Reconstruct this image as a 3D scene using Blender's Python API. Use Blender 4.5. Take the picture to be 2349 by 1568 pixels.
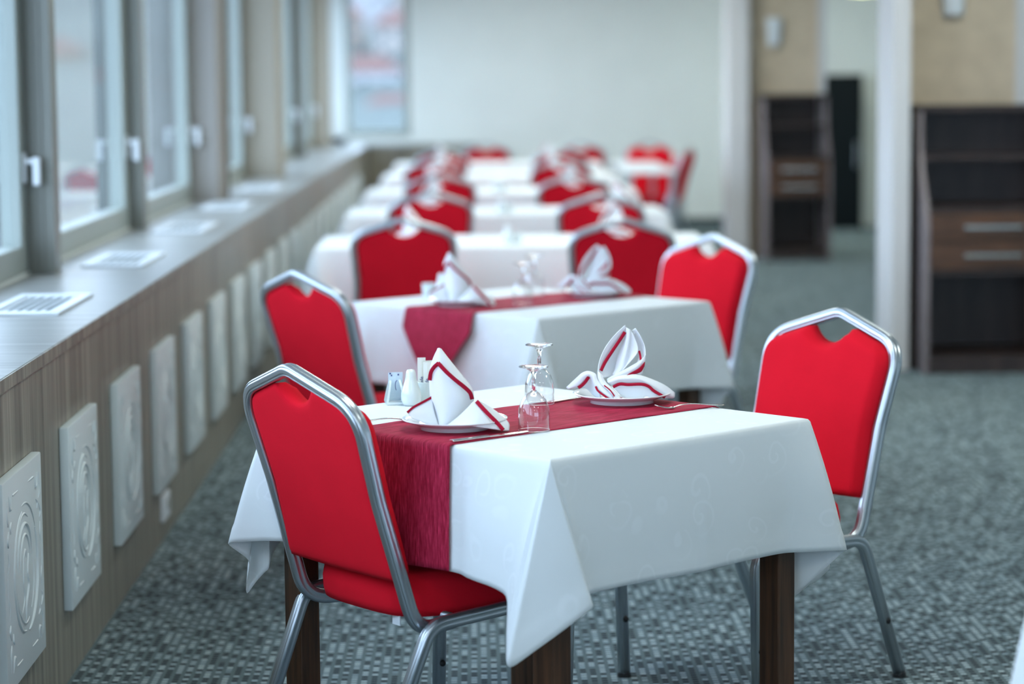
import bpy, bmesh, math, random
from mathutils import Vector, Matrix
random.seed(7)
PI = math.pi
scn = bpy.context.scene
for o in list(bpy.data.objects): bpy.data.objects.remove(o)
C = scn.collection

# ------------------------------------------------------------------ camera, world, light, exposure
F_PX = 5642.5
cd = bpy.data.cameras.new('camera'); cam = bpy.data.objects.new('camera', cd); C.objects.link(cam)
pitch, yaw, roll, CH = 0.10735, 0.01482, -0.00903, 1.50825
fwd = Vector((math.sin(yaw)*math.cos(pitch), math.cos(yaw)*math.cos(pitch), -math.sin(pitch)))
rt0 = Vector((math.cos(yaw), -math.sin(yaw), 0)); up0 = rt0.cross(fwd)
rt = rt0*math.cos(roll)+up0*math.sin(roll); up = -rt0*math.sin(roll)+up0*math.cos(roll)
M = Matrix((rt, up, -fwd)).transposed().to_4x4(); M.translation = Vector((0, 0, CH))
cam.matrix_world = M
cd.sensor_width = 36; cd.lens = F_PX/2349*36
cd.clip_start = 0.1; cd.clip_end = 3000
cd.dof.use_dof = True; cd.dof.focus_distance = 5.45; cd.dof.aperture_fstop = 2.0
scn.camera = cam

w = bpy.data.worlds.new('overcast_sky'); scn.world = w; w.use_nodes = True
bg = w.node_tree.nodes['Background']
bg.inputs[0].default_value = (0.60, 0.745, 1.0, 1); bg.inputs[1].default_value = 6.4
scn.view_settings.view_transform = 'Standard'; scn.view_settings.look = 'None'
scn.view_settings.exposure = 0.10; scn.view_settings.gamma = 1.0
scn.view_settings.use_curve_mapping = False
FILL_STRENGTH = 19.0      # added ceiling fill panels

# ------------------------------------------------------------------ helpers
def srgb(r, g, b):
    f = lambda c: (c/255/12.92 if c/255 <= .04045 else ((c/255+.055)/1.055)**2.4)
    return (f(r), f(g), f(b), 1)

def tag(o, label=None, cat=None, group=None, kind=None):
    if label: o['label'] = label
    if cat: o['category'] = cat
    if group: o['group'] = group
    if kind: o['kind'] = kind
    return o

def empty(name, loc, rz=0, label=None, cat=None, group=None):
    o = bpy.data.objects.new(name, None); C.objects.link(o)
    o.location = loc; o.rotation_euler = (0, 0, rz); o.empty_display_size = .05
    return tag(o, label, cat, group)

def mk(name, verts, faces, mat, parent=None, smooth=True, mats=None, fmat=None, sharp=None):
    me = bpy.data.meshes.new(name); me.from_pydata([tuple(v) for v in verts], [], faces)
    for m in (mats or [mat]): me.materials.append(m)
    if fmat:
        for p, i in zip(me.polygons, fmat): p.material_index = i
    bm = bmesh.new(); bm.from_mesh(me); bmesh.ops.recalc_face_normals(bm, faces=bm.faces); bm.to_mesh(me); bm.free()
    if smooth: me.shade_smooth()
    if smooth and sharp: me.set_sharp_from_angle(angle=math.radians(sharp))
    me.update()
    o = bpy.data.objects.new(name, me); C.objects.link(o)
    if parent: o.parent = parent
    return o

class MB:
    """collects shapes, then links them as one mesh object"""
    def __init__(s): s.v = []; s.f = []; s.m = []; s.cur = 0
    def add(s, v, f):
        n = len(s.v); s.v += [tuple(x) for x in v]; s.f += [tuple(i+n for i in q) for q in f]; s.m += [s.cur]*len(f)
    def box(s, x0, x1, y0, y1, z0, z1, bev=0):
        if bev <= 0:
            v = [(x, y, z) for x in (x0, x1) for y in (y0, y1) for z in (z0, z1)]
            s.add(v, [(0,1,3,2),(4,6,7,5),(0,4,5,1),(2,3,7,6),(0,2,6,4),(1,5,7,3)])
        else:
            bm = bmesh.new(); bmesh.ops.create_cube(bm, size=1)
            for q in bm.verts: q.co = Vector(((x0+x1)/2+q.co.x*(x1-x0), (y0+y1)/2+q.co.y*(y1-y0), (z0+z1)/2+q.co.z*(z1-z0)))
            bmesh.ops.bevel(bm, geom=bm.edges[:], offset=bev, segments=2, affect='EDGES', profile=.5)
            bm.verts.index_update()
            s.add([q.co[:] for q in bm.verts], [[q.index for q in f.verts] for f in bm.faces]); bm.free()
    def lathe(s, prof, n=32, loc=(0, 0, 0)):
        v = []; f = []
        for r, z in prof:
            for k in range(n):
                a = 2*PI*k/n; v.append((loc[0]+r*math.cos(a), loc[1]+r*math.sin(a), loc[2]+z))
        for i in range(len(prof)-1):
            for k in range(n):
                f.append((i*n+k, i*n+(k+1) % n, (i+1)*n+(k+1) % n, (i+1)*n+k))
        s.add(v, f)
    def tube(s, pts, prof, ref, closed_ends=True):
        """sweep profile [(a,b)] along pts; a along 'side', b along 'ref'-like normal"""
        pts = [Vector(p) for p in pts]; n = len(pts); m = len(prof); v = []; f = []
        side_prev = None
        for i, p in enumerate(pts):
            t = (pts[min(i+1, n-1)]-pts[max(i-1, 0)]).normalized()
            if side_prev is None: side = t.cross(Vector(ref)).normalized()
            else: side = (side_prev-t*side_prev.dot(t)).normalized()
            side_prev = side; nn = side.cross(t).normalized()
            for a, b in prof: v.append(p+side*a+nn*b)
        for i in range(n-1):
            for k in range(m): f.append((i*m+k, i*m+(k+1) % m, (i+1)*m+(k+1) % m, (i+1)*m+k))
        if closed_ends: f.append(tuple(range(m))[::-1]); f.append(tuple((n-1)*m+k for k in range(m)))
        s.add(v, f)
    def grid(s, P):
        R, K = len(P), len(P[0]); v = [q for row in P for q in row]
        s.add(v, [(i*K+j, i*K+j+1, (i+1)*K+j+1, (i+1)*K+j) for i in range(R-1) for j in range(K-1)])
    def build(s, name, mat, parent=None, smooth=False, mats=None, sharp=None):
        return mk(name, s.v, s.f, mat, parent, smooth, mats, s.m if mats else None, sharp)

def circ(r, n=16, sx=1, sy=1): return [(r*sx*math.cos(2*PI*k/n), r*sy*math.sin(2*PI*k/n)) for k in range(n)]

def rounded(pts, rads, seg=8):
    """polyline with rounded corners"""
    pts = [Vector(p) for p in pts]; out = [pts[0]]
    for i in range(1, len(pts)-1):
        p, a, b = pts[i], (pts[i-1]-pts[i]), (pts[i+1]-pts[i])
        ang = a.angle(b); r = rads[i-1]; d = min(r/math.tan(ang/2), a.length*.48, b.length*.48)
        A, B = p+a.normalized()*d, p+b.normalized()*d
        for k in range(seg+1):
            t = k/seg; out.append((1-t)**2*A+2*t*(1-t)*p+t*t*B)
    out.append(pts[-1]); return out

def cr(P, n):
    """Catmull-Rom resample of P to n points"""
    P = [Vector(p) for p in P]; Q = [P[0]*2-P[1]]+P+[P[-1]*2-P[-2]]; out = []
    for i in range(n):
        x = (len(P)-1)*i/(n-1); k = min(int(x), len(P)-2); t = x-k
        a, b, c, d = Q[k:k+4]
        out.append(.5*((2*b)+(c-a)*t+(2*a-5*b+4*c-d)*t*t+(3*b-a-3*c+d)*t**3))
    return out

def interp(x, xs, ys):
    if x <= xs[0]: return ys[0]
    for i in range(len(xs)-1):
        if x <= xs[i+1]: return ys[i]+(ys[i+1]-ys[i])*(x-xs[i])/(xs[i+1]-xs[i])
    return ys[-1]

def copy_tree(o, parent=None):
    c = o.copy(); C.objects.link(c)
    if parent:
        c.parent = parent; c.matrix_parent_inverse = o.matrix_parent_inverse
    for ch in [x for x in list(C.objects) if x.parent == o]: copy_tree(ch, c)
    return c

# ------------------------------------------------------------------ materials
def mat(name, col, rough=.5, metal=0, **kw):
    m = bpy.data.materials.new(name); m.use_nodes = True; b = m.node_tree.nodes['Principled BSDF']
    b.inputs['Base Color'].default_value = col; b.inputs['Roughness'].default_value = rough; b.inputs['Metallic'].default_value = metal
    for k, v in kw.items(): b.inputs[k.replace('_', ' ')].default_value = v
    return m

class NT:
    def __init__(s, m): s.t = m.node_tree; s.b = s.t.nodes['Principled BSDF']
    def n(s, ty, **kw):
        x = s.t.nodes.new(ty)
        for k, v in kw.items():
            if k.startswith('i_'): x.inputs[int(k[2:]) if k[2:].isdigit() else k[2:]].default_value = v
            else: setattr(x, k, v)
        return x
    def l(s, a, b): s.t.links.new(a, b)
    def math(s, op, a, b=None):
        x = s.n('ShaderNodeMath', operation=op)
        for i, q in enumerate((a, b)):
            if q is None: continue
            if isinstance(q, (int, float)): x.inputs[i].default_value = q
            else: s.l(q, x.inputs[i])
        return x.outputs[0]
    def coord(s, scale=(1, 1, 1), kind='Object'):
        tc = s.n('ShaderNodeTexCoord'); mp = s.n('ShaderNodeMapping'); mp.inputs['Scale'].default_value = scale
        s.l(tc.outputs[kind], mp.inputs[0]); return mp.outputs[0]
    def noise(s, vec, scale, detail=3, rough=.5):
        x = s.n('ShaderNodeTexNoise'); x.inputs['Scale'].default_value = scale; x.inputs['Detail'].default_value = detail; x.inputs['Roughness'].default_value = rough
        s.l(vec, x.inputs['Vector']); return x.outputs['Fac']
    def ramp(s, fac, stops):
        x = s.n('ShaderNodeValToRGB'); e = x.color_ramp.elements
        while len(e) < len(stops): e.new(.5)
        for q, (p, c) in zip(e, stops): q.position = p; q.color = c
        s.l(fac, x.inputs[0]); return x.outputs[0]
    def mix(s, fac, a, b):
        x = s.n('ShaderNodeMix', data_type='RGBA')
        if isinstance(fac, float): x.inputs[0].default_value = fac
        else: s.l(fac, x.inputs[0])
        for i, q in ((6, a), (7, b)):
            if isinstance(q, tuple): x.inputs[i].default_value = q
            else: s.l(q, x.inputs[i])
        return x.outputs[2]
    def bump(s, h, strength=.3, dist=.001):
        x = s.n('ShaderNodeBump'); x.inputs['Strength'].default_value = strength; x.inputs['Distance'].default_value = dist
        s.l(h, x.inputs['Height']); s.l(x.outputs[0], s.b.inputs['Normal'])

def fabric(name, col, var=.12, scale=900, sheen=.3, rough=.85):
    m = mat(name, col, rough); t = NT(m); v = t.coord()
    a = t.noise(v, scale, 2); b = t.noise(v, 7, 3)
    f = t.math('ADD', t.math('MULTIPLY', a, .6), t.math('MULTIPLY', b, .4))
    lo = tuple(c*(1-var) for c in col[:3])+(1,); hi = tuple(min(1, c*(1+var)) for c in col[:3])+(1,)
    t.l(t.ramp(f, [(.35, lo), (.65, hi)]), t.b.inputs['Base Color'])
    t.bump(a, .25, .0006)
    t.b.inputs['Sheen Weight'].default_value = sheen; t.b.inputs['Sheen Roughness'].default_value = .5
    t.b.inputs['Specular IOR Level'].default_value = .12
    return m

M_RED = fabric('red_upholstery', (.67, .008, .022, 1), .08, 900, 0, 1.0)
M_WHITE = fabric('white_cloth', (.80, .83, .86, 1), .02, 1200, .0)
M_STRIPE = fabric('crimson_stripe', srgb(168, 20, 50), .1, 900, .1)

def cloth_mat():
    m = mat('damask_tablecloth', (.80, .83, .84, 1), .72); t = NT(m); v = t.coord()
    wv = t.n('ShaderNodeTexWave', wave_type='RINGS', rings_direction='SPHERICAL')
    vo = t.n('ShaderNodeTexVoronoi'); vo.inputs['Scale'].default_value = 11
    t.l(v, vo.inputs['Vector'])
    nz = t.n('ShaderNodeTexNoise'); nz.inputs['Scale'].default_value = 9; nz.inputs['Detail'].default_value = 1; t.l(v, nz.inputs['Vector'])
    ad = t.n('ShaderNodeVectorMath', operation='ADD'); sc = t.n('ShaderNodeVectorMath', operation='SCALE'); sc.inputs['Scale'].default_value = .05
    t.l(nz.outputs['Color'], sc.inputs[0]); t.l(v, ad.inputs[0]); t.l(sc.outputs[0], ad.inputs[1]); t.l(ad.outputs[0], vo.inputs['Vector'])
    rel = t.n('ShaderNodeVectorMath', operation='SUBTRACT'); t.l(ad.outputs[0], rel.inputs[0]); t.l(vo.outputs['Position'], rel.inputs[1])
    sp = t.n('ShaderNodeSeparateXYZ'); t.l(rel.outputs[0], sp.inputs[0])
    ln = t.n('ShaderNodeVectorMath', operation='LENGTH'); t.l(rel.outputs[0], ln.inputs[0]); rad = ln.outputs['Value']
    ky = t.math('MULTIPLY', sp.outputs[1], .7)
    ang = t.math('ARCTAN2', t.math('ADD', sp.outputs[2], ky), t.math('ADD', sp.outputs[0], ky))
    sw = t.math('SINE', t.math('ADD', ang, t.math('MULTIPLY', rad, 230.0)))
    k = t.ramp(sw, [(.55, (0, 0, 0, 1)), (.95, (1, 1, 1, 1))])
    msk = t.ramp(rad, [(.030, (1, 1, 1, 1)), (.046, (0, 0, 0, 1))])
    kk = t.math('MULTIPLY', k, msk)
    t.l(t.mix(kk, (.755, .79, .785, 1), (.785, .82, .82, 1)), t.b.inputs['Base Color'])
    rr = t.math('SUBTRACT', .78, t.math('MULTIPLY', kk, .32)); t.l(rr, t.b.inputs['Roughness'])
    big = t.noise(v, 5, 3); weave = t.noise(v, 1500, 1)
    t.bump(t.math('ADD', t.math('ADD', t.math('MULTIPLY', big, 6.0), t.math('MULTIPLY', kk, .25)), t.math('MULTIPLY', weave, .3)), .4, .0012)
    t.b.inputs['Sheen Weight'].default_value = .1
    return m
M_CLOTH = cloth_mat()

def runner_mat(name, c0, c1, axis):
    m = mat(name, c0, .7); t = NT(m)
    v = t.coord((16, 480, 32))
    a = t.noise(v, 1.0, 4, .65)
    t.l(t.ramp(a, [(.40, c0), (.62, c1), (.75, tuple(min(1, x*1.9) for x in c1[:3])+(1,))]), t.b.inputs['Base Color'])
    t.bump(a, .4, .0008); t.b.inputs['Specular IOR Level'].default_value = .15
    return m
M_RUN_U = runner_mat('crimson_runner_weave', srgb(136, 14, 42), srgb(192, 50, 82), 'u')

def metal_mat():
    m = mat('brushed_silver_tube', (.52, .57, .61, 1), .33, .92); t = NT(m)
    return m
M_TUBE = metal_mat()
M_STEEL = mat('polished_cutlery_steel', (.75, .74, .70, 1), .16, 1.0)
M_RUBBER = mat('black_rubber', (.01, .011, .012, 1), .6)
M_CHINA = mat('white_china', (.82, .86, .87, 1), .12, 0, Coat_Weight=.5)
M_CHINA2 = mat('ceramic_white', (.72, .80, .80, 1), .15, 0, Coat_Weight=.5)
M_PAPER = mat('sachet_paper', (.80, .80, .72, 1), .6)
M_PAPERB = mat('sachet_paper_blue', (.62, .74, .82, 1), .6)
M_INK = mat('blue_ink', srgb(40, 60, 130), .6)
M_PLASTIC = mat('white_plastic', (.75, .80, .83, 1), .4)
M_PVC = mat('pale_window_profile', (.33, .37, .34, 1), .4)
M_GREYMET = mat('grey_aluminium_post', srgb(125, 126, 118), .4, .3)
M_MAUVE = mat('mauve_grey_column_paint', srgb(152, 148, 142), .7)
M_BEIGEP = mat('beige_column_paint', srgb(160, 153, 138), .8)
M_DARKBR = mat('dark_strip', srgb(70, 66, 55), .6)
M_DUCT = mat('duct_shade', srgb(38, 62, 60), .8)
M_BLACK = mat('black_cabinet_paint', (.004, .008, .010, 1), .6, 0, Specular_IOR_Level=.15)

def wood(name, stops, scale, rough=.4, bump=.1):
    m = mat(name, stops[0][1], rough); t = NT(m)
    a = t.noise(t.coord(scale), 1.0, 5, .6)
    t.l(t.ramp(a, stops), t.b.inputs['Base Color']); t.bump(a, bump, .0005)
    return m
M_LEG = wood('dark_walnut', [(.35, srgb(46, 28, 16)), (.65, srgb(84, 56, 36))], (60, 60, 3), .38)
M_FRONT = wood('zebrano_front', [(.36, srgb(104, 101, 90)), (.5, srgb(130, 126, 113)), (.66, srgb(158, 153, 138))], (10, 26, .7), .45)
M_LTOP_LIT = wood('zebrano_top_lit', [(.35, srgb(126, 128, 124)), (.65, srgb(158, 160, 156))], (1.2, 22, 1), .33)  # same wood as the front; window light painted in as a paler, cooler tone
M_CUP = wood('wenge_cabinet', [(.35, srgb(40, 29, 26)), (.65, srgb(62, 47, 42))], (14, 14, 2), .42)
M_CUP_LIT = wood('wenge_side_lit', [(.35, srgb(112, 101, 102)), (.65, srgb(138, 126, 126))], (14, 14, 2), .45)  # wenge lightened: window light on the side panels put into the colour
M_DRAWER = wood('brown_drawer', [(.35, srgb(66, 42, 26)), (.65, srgb(96, 64, 42))], (4, 14, 30), .42)

def carpet():
    m = mat('patterned_carpet', (.1, .12, .12, 1), .95); t = NT(m)
    tc = t.n('ShaderNodeTexCoord'); sp = t.n('ShaderNodeSeparateXYZ'); t.l(tc.outputs['Object'], sp.inputs[0])
    cx, cy = .0252, .0232
    X = t.math('DIVIDE', sp.outputs[0], cx); Y = t.math('DIVIDE', sp.outputs[1], cy)
    fx = t.math('ABSOLUTE', t.math('SUBTRACT', t.math('FRACT', X), .5)); fy = t.math('ABSOLUTE', t.math('SUBTRACT', t.math('FRACT', Y), .5))
    msk = t.math('MULTIPLY', t.math('LESS_THAN', fx, .29), t.math('LESS_THAN', fy, .26))
    ix = t.math('FLOOR', X); iy = t.math('FLOOR', Y); iy3 = t.math('FLOOR', t.math('DIVIDE', t.math('ADD', iy, t.math('MULTIPLY', ix, 2.0)), 4.0))
    def wn(a, b):
        c = t.n('ShaderNodeCombineXYZ'); t.l(a, c.inputs[0]); t.l(b, c.inputs[1])
        x = t.n('ShaderNodeTexWhiteNoise', noise_dimensions='2D'); t.l(c.outputs[0], x.inputs['Vector']); return x.outputs['Value']
    k = t.math('ADD', t.math('MULTIPLY', wn(ix, iy), .82), t.math('MULTIPLY', wn(ix, iy3), .18))
    patch = t.ramp(k, [(0, srgb(6, 9, 12)), (.47, srgb(22, 28, 32)), (.50, srgb(150, 170, 176)), (1, srgb(196, 212, 214))])
    col = t.mix(msk, srgb(97, 112, 115), patch)
    fib = t.noise(t.coord(), 700, 2)
    col2 = t.mix(t.math('MULTIPLY', fib, .12), col, srgb(80, 92, 94))
    t.l(col2, t.b.inputs['Base Color']); t.bump(fib, .5, .002)
    t.b.inputs['Specular IOR Level'].default_value = .15
    return m
M_CARPET = carpet()

def plaster(name, col, var=.05, sc=3):
    m = mat(name, col, .9); t = NT(m); a = t.noise(t.coord(), sc, 4)
    t.l(t.ramp(a, [(.3, tuple(c*(1-var) for c in col[:3])+(1,)), (.7, tuple(min(1, c*(1+var)) for c in col[:3])+(1,))]), t.b.inputs['Base Color'])
    t.bump(t.noise(t.coord(), 60, 3), .15, .002); return m
M_WALL = plaster('cream_wall_paint', (.77, .815, .785, 1), .02)
M_CEIL = plaster('white_ceiling_paint', (.80, .80, .79, 1), .02)
M_PILLAR = plaster('white_pillar_paint', (.62, .61, .60, 1), .02)
M_STONE = plaster('beige_wall_paper', srgb(205, 188, 163), .10, 9)
M_BASEB = mat('dark_green_grey_baseboard', srgb(70, 82, 84), .5)
M_CARV = mat('pale_grey_panel_paint', srgb(208, 218, 218), .45)

def glass_pane():
    """clear pane: both surfaces' reflection folded into one sheet, the rest passes straight through"""
    m = bpy.data.materials.new('window_glass'); m.use_nodes = True; nt = m.node_tree; nt.nodes.clear()
    N = lambda ty: nt.nodes.new(ty)
    def mt(op, a, b=None):
        x = N('ShaderNodeMath'); x.operation = op
        for i, q in enumerate((a, b)):
            if q is None: continue
            if isinstance(q, (int, float)): x.inputs[i].default_value = q
            else: nt.links.new(q, x.inputs[i])
        return x.outputs[0]
    o = N('ShaderNodeOutputMaterial'); mx = N('ShaderNodeMixShader'); g = N('ShaderNodeNewGeometry')
    dt = N('ShaderNodeVectorMath'); dt.operation = 'DOT_PRODUCT'; nt.links.new(g.outputs['Normal'], dt.inputs[0]); nt.links.new(g.outputs['Incoming'], dt.inputs[1])
    c = mt('ABSOLUTE', dt.outputs['Value']); R = mt('ADD', mt('MULTIPLY', mt('POWER', mt('SUBTRACT', 1.0, c), 5.0), .96), .04)
    R2 = mt('DIVIDE', mt('MULTIPLY', R, 2.0), mt('ADD', R, 1.0))
    tr = N('ShaderNodeBsdfTransparent'); tr.inputs[0].default_value = (.90, .97, .97, 1)
    gl = N('ShaderNodeBsdfGlossy'); gl.inputs['Roughness'].default_value = .02
    nt.links.new(R2, mx.inputs[0]); nt.links.new(tr.outputs[0], mx.inputs[1]); nt.links.new(gl.outputs[0], mx.inputs[2]); nt.links.new(mx.outputs[0], o.inputs[0])
    return m
def pane(y0, y1, z0, z1, parent, axis='x'):
    v = [(0, y0, z0), (0, y1, z0), (0, y1, z1), (0, y0, z1)] if axis == 'x' else [(y0, 0, z0), (y1, 0, z0), (y1, 0, z1), (y0, 0, z1)]
    return mk('pane', v, [(0, 1, 2, 3)], M_PANE, parent, False)
M_PANE = glass_pane()
M_THIN = glass_pane(); M_THIN.name = 'thin_drinking_glass'
for n_ in M_THIN.node_tree.nodes:
    if n_.type == 'BSDF_TRANSPARENT': n_.inputs[0].default_value = (.97, .98, .98, 1)
    if n_.type == 'MATH' and n_.operation == 'POWER': n_.inputs[1].default_value = 3.2
def crystal():
    m = mat('clear_glass', (1, 1, 1, 1), .0, 0, IOR=1.48, Transmission_Weight=1.0); return m
M_GLASS = crystal()
def emis(name, col, s):
    m = mat(name, (.8, .8, .8, 1), .5); b = m.node_tree.nodes['Principled BSDF']
    b.inputs['Emission Color'].default_value = col; b.inputs['Emission Strength'].default_value = s; return m
M_LAMP = emis('ceiling_fill_light', (.95, 1.0, .93, 1), FILL_STRENGTH)
M_LAMPG = emis('corridor_lamp', (.95, 1.0, .45, 1), 6.0)

# ------------------------------------------------------------------ room shell
XW, YB, YF, ZC, XR = -1.50, -5.0, 24.5, 2.75, 6.5     # window plane, back, far wall, ceiling, right wall
XL, ZL = -1.039, .862                                  # ledge front plane, ledge height
def struct(name, m, *boxes, bev=0, parent=None):
    b = MB()
    for q in boxes: b.box(*q, bev=bev)
    o = b.build(name, m, parent); return tag(o, kind='structure') if parent is None else o
struct('floor', M_CARPET, (XW-.3, XR+.2, YB-.2, YF+.2, -.1, 0))
struct('ceiling', M_CEIL, (XW-.3, XR+.2, YB-.2, YF+.2, ZC, ZC+.1))
struct('wall_right', M_WALL, (XR, XR+.2, YB-.2, YF+.2, 0, ZC))
struct('wall_left', M_WALL, (XW-.25, XW, YB, YF+.2, 0, ZL+.008), (XW-.25, XW-.0, YB, YF+.2, 2.45, ZC))
# far wall with a window opening at its left end
struct('wall_far', M_WALL, (-.62, XR, YF, YF+.2, 0, ZC), (XW, -.62, YF, YF+.2, 0, .93), (XW, -.62, YF, YF+.2, 2.5, ZC), (XW-.25, -1.27, YF, YF+.2, .8, 2.5))
# back wall; its unseen broad opening is added and widened for fill light
struct('wall_back', M_WALL, (XW-.25, XR, YB-.2, YB, 0, .8), (XW-.25, XR, YB-.2, YB, 2.5, ZC), (XW-.25, .4, YB-.2, YB, .8, 2.5), (6.0, XR, YB-.2, YB, .8, 2.5))
struct('baseboard_far', M_BASEB, (.1, 3.3, YF-.02, YF, 0, .10))
struct('baseboard_right', M_BASEB, (XR-.02, XR, YB, YF, 0, .10))

def window(n, y0, y1, x=XW-.04, handle=True, z0=.871, z1=2.45):
    """one sash in the left wall between posts"""
    wdw = empty('window_%d' % n, (x, (y0+y1)/2, z0)); tag(wdw, kind='structure')
    h = (y1-y0)/2; H = z1-z0; f = MB(); s = .10; t = .035
    f.box(-t, t, -h, -h+s, 0, H, .006); f.box(-t, t, h-s, h, 0, H, .006); f.box(-t, t, -h+s, h-s, 0, s*.9, .006); f.box(-t, t, -h+s, h-s, H-s, H, .006)
    f.build('window_frame', M_PVC, wdw)
    pane(-h+s*.8, h-s*.8, s*.7, H-s*.8, wdw)
    if handle:
        g = MB(); g.box(t, t+.010, h-.068, h-.032, .30, .40, .003); g.box(t+.008, t+.045, h-.058, h-.042, .362, .380, .003); g.box(t+.032, t+.058, h-.062, h-.038, .29, .385, .007)
        g.build('handle', M_PLASTIC, wdw)
edges = [-5.0, -2.3, .3, 2.95, 5.65, 8.35, 10.8, 13.35, 16.45, 20.6, 23.2, 24.5]
posts = {8.35: (.05, .085, M_GREYMET), 10.8: (.05, .06, M_GREYMET), 13.35: (.22, .14, M_MAUVE), 16.45: (.28, .22, M_BEIGEP), 20.6: (.08, .10, M_GREYMET), 23.2: (.2, .16, M_BEIGEP)}
k = 0
for i in range(len(edges)-1):
    a, b = edges[i], edges[i+1]
    ta = posts.get(a, (.05, .07, M_GREYMET))[0]; tb = posts.get(b, (.05, .07, M_GREYMET))[0] if b < 24 else 0
    k += 1; window(k, a+ta, b-tb)
tn = 0
for e in edges[1:-1]:
    hw, pr, m = posts.get(e, (.05, .07, M_GREYMET)); tn += 1
    b = MB(); b.box(XW-.1, XW+pr, e-hw, e+hw, ZL, ZC-.28 if hw < .1 else ZC, .004)
    if hw < .1:
        for q in (.25, .5, .75): b.box(XW-.02+pr*q, XW-.012+pr*q, e-hw-.008, e-hw, ZL, 2.45)
        b.box(XW+pr-.012, XW+pr+.002, e-hw-.001, e+hw+.012, ZL, 2.45)
    tag(b.build('trim_%d' % tn, m), kind='structure')
# dark strip behind the mauve column
tn += 1; struct('trim_%d' % tn, M_DARKBR, (XW, XW+.15, 13.57, 13.63, ZL, 2.45))
# window in the far wall
wf = empty('window_12', (-.945, YF+.05, .93)); tag(wf, kind='structure')
b = MB()
for q in ((-.325, -.26, -.05, .02, 0, 1.57), (.26, .325, -.05, .02, 0, 1.57), (-.26, .26, -.05, .02, 0, .07), (-.26, .26, -.05, .02, 1.5, 1.57)): b.box(*q, bev=.005)
b.build('window_frame', M_PVC, wf); pane(-.27, .27, .05, 1.52, wf, 'y')
# unseen window behind the camera, added for fill light
for n_, (x0, x1) in ((13, (.4, 6.0)),):
    wb = empty('window_%d' % n_, ((x0+x1)/2, YB-.1, .8)); tag(wb, kind='structure'); hw = (x1-x0)/2
    b = MB()
    for q in ((-hw, -hw+.07), (-.035, .035), (hw-.07, hw)): b.box(q[0], q[1], -.03, .03, 0, 1.7)
    for z in (0, 1.63): b.box(-hw, hw, -.031, .031, z, z+.07)
    b.build('window_frame', M_PVC, wb); pane(-hw+.02, hw-.02, .02, 1.68, wb, 'y')

# piers with white pillars on the right
struct('trim_30', M_PILLAR, (2.115, 2.205, 12.42, 12.90, 0, ZC), bev=.006)
struct('trim_31', M_PILLAR, (2.10, 2.275, 20.36, 20.75, 0, ZC), bev=.006)
struct('trim_32', M_PILLAR, (2.83, 3.02, 12.87, 13.1, 0, ZC), bev=.006)
struct('trim_33', M_PILLAR, (2.87, 2.93, 20.50, 20.80, 0, ZC), bev=.004)
struct('wall_pier_near', M_STONE, (2.205, 2.83, 12.88, 13.0, 0, ZC))
struct('wall_pier_far', M_STONE, (2.275, 2.87, 20.56, 20.7, 0, ZC))

# unseen ceiling panels, added to brighten the room and far end
lp = 0
proto = None
for y in (-2.5, 1.5, 5.5, 9.5, 11.2, 13.8, 16.4, 19.0, 21.2, 22.4):
    for x in (.3, {13.8: 4.4, 16.4: 1.4, 19.0: 1.4, 21.2: 4.6, 22.4: 3.3}.get(y, 2.6)):
        if proto is None:
            proto = empty('fill_panel', (x, y, ZC), 0, 'added square fill panel on the unseen white ceiling', 'ceiling light', 'added fill panels')
            b = MB(); b.box(-.31, .31, -.31, .31, -.03, 0, .004); b.build('frame', M_PLASTIC, proto)
            b = MB(); b.box(-.28, .28, -.28, .28, -.034, -.028); b.build('diffuser', M_LAMP, proto)
        else:
            c = copy_tree(proto); c.location = (x, y, ZC)
# corridor lamp
cl = empty('pendant_lamp', (3.50, 22.2, ZC), 0, 'yellowish round hanging lamp glowing above the far passage', 'lamp')
b = MB(); b.lathe([(0, 0), (.05, 0), (.05, -.02), (.008, -.03), (.008, -.315), (0.03, -.325)], 20); b.build('rod', M_PLASTIC, cl, True)
b = MB(); b.lathe([(.0, -.325), (.12, -.325), (.17, -.375), (.185, -.455), (.15, -.525), (0, -.54)], 28); b.build('lamp_shade', M_LAMPG, cl, True)

# ------------------------------------------------------------------ window ledge (radiator cover)
ledge = empty('window_ledge', (XL, 5, 0), 0, 'long wood-grain window ledge with boxed front running under the left windows', 'ledge')
def lp_(name, m, *bx, bev=0.0):
    b = MB()
    for q in bx: b.box(q[0]-XL, q[1]-XL, q[2]-5, q[3]-5, q[4], q[5], bev=bev)
    return b.build(name, m, ledge)
segs = [(-4.9, .8), (.803, 3.8), (3.803, 6.80), (6.803, 9.8), (9.803, 12.8), (12.803, 15.8), (15.803, 18.8), (18.803, 21.8), (21.803, 24.45)]
for a, b_ in segs:
    lp_('worktop', M_LTOP_LIT, (XW+.002, XL+.002, a, b_, ZL-.028, ZL), bev=.002)
    lp_('edge_strip', M_FRONT, (XL+.002, XL+.006, a, b_, ZL-.03, ZL-.001))
    lp_('front_board', M_FRONT, (XL-.02, XL, a, b_, .0, ZL-.03))
rl = empty('corner_ledge', (-.5, 24.2, 0), 0, 'short wood-grain ledge under the window in the far wall', 'ledge')
b = MB(); b.box(-.525, .52, -.2, .29, ZL-.03, ZL); b.build('worktop', M_LTOP_LIT, rl)
b = MB(); b.box(-.525, .51, -.19, -.17, 0, ZL-.03); b.box(.49, .51, -.17, .29, 0, ZL-.03); b.build('front_board', M_FRONT, rl)

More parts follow.
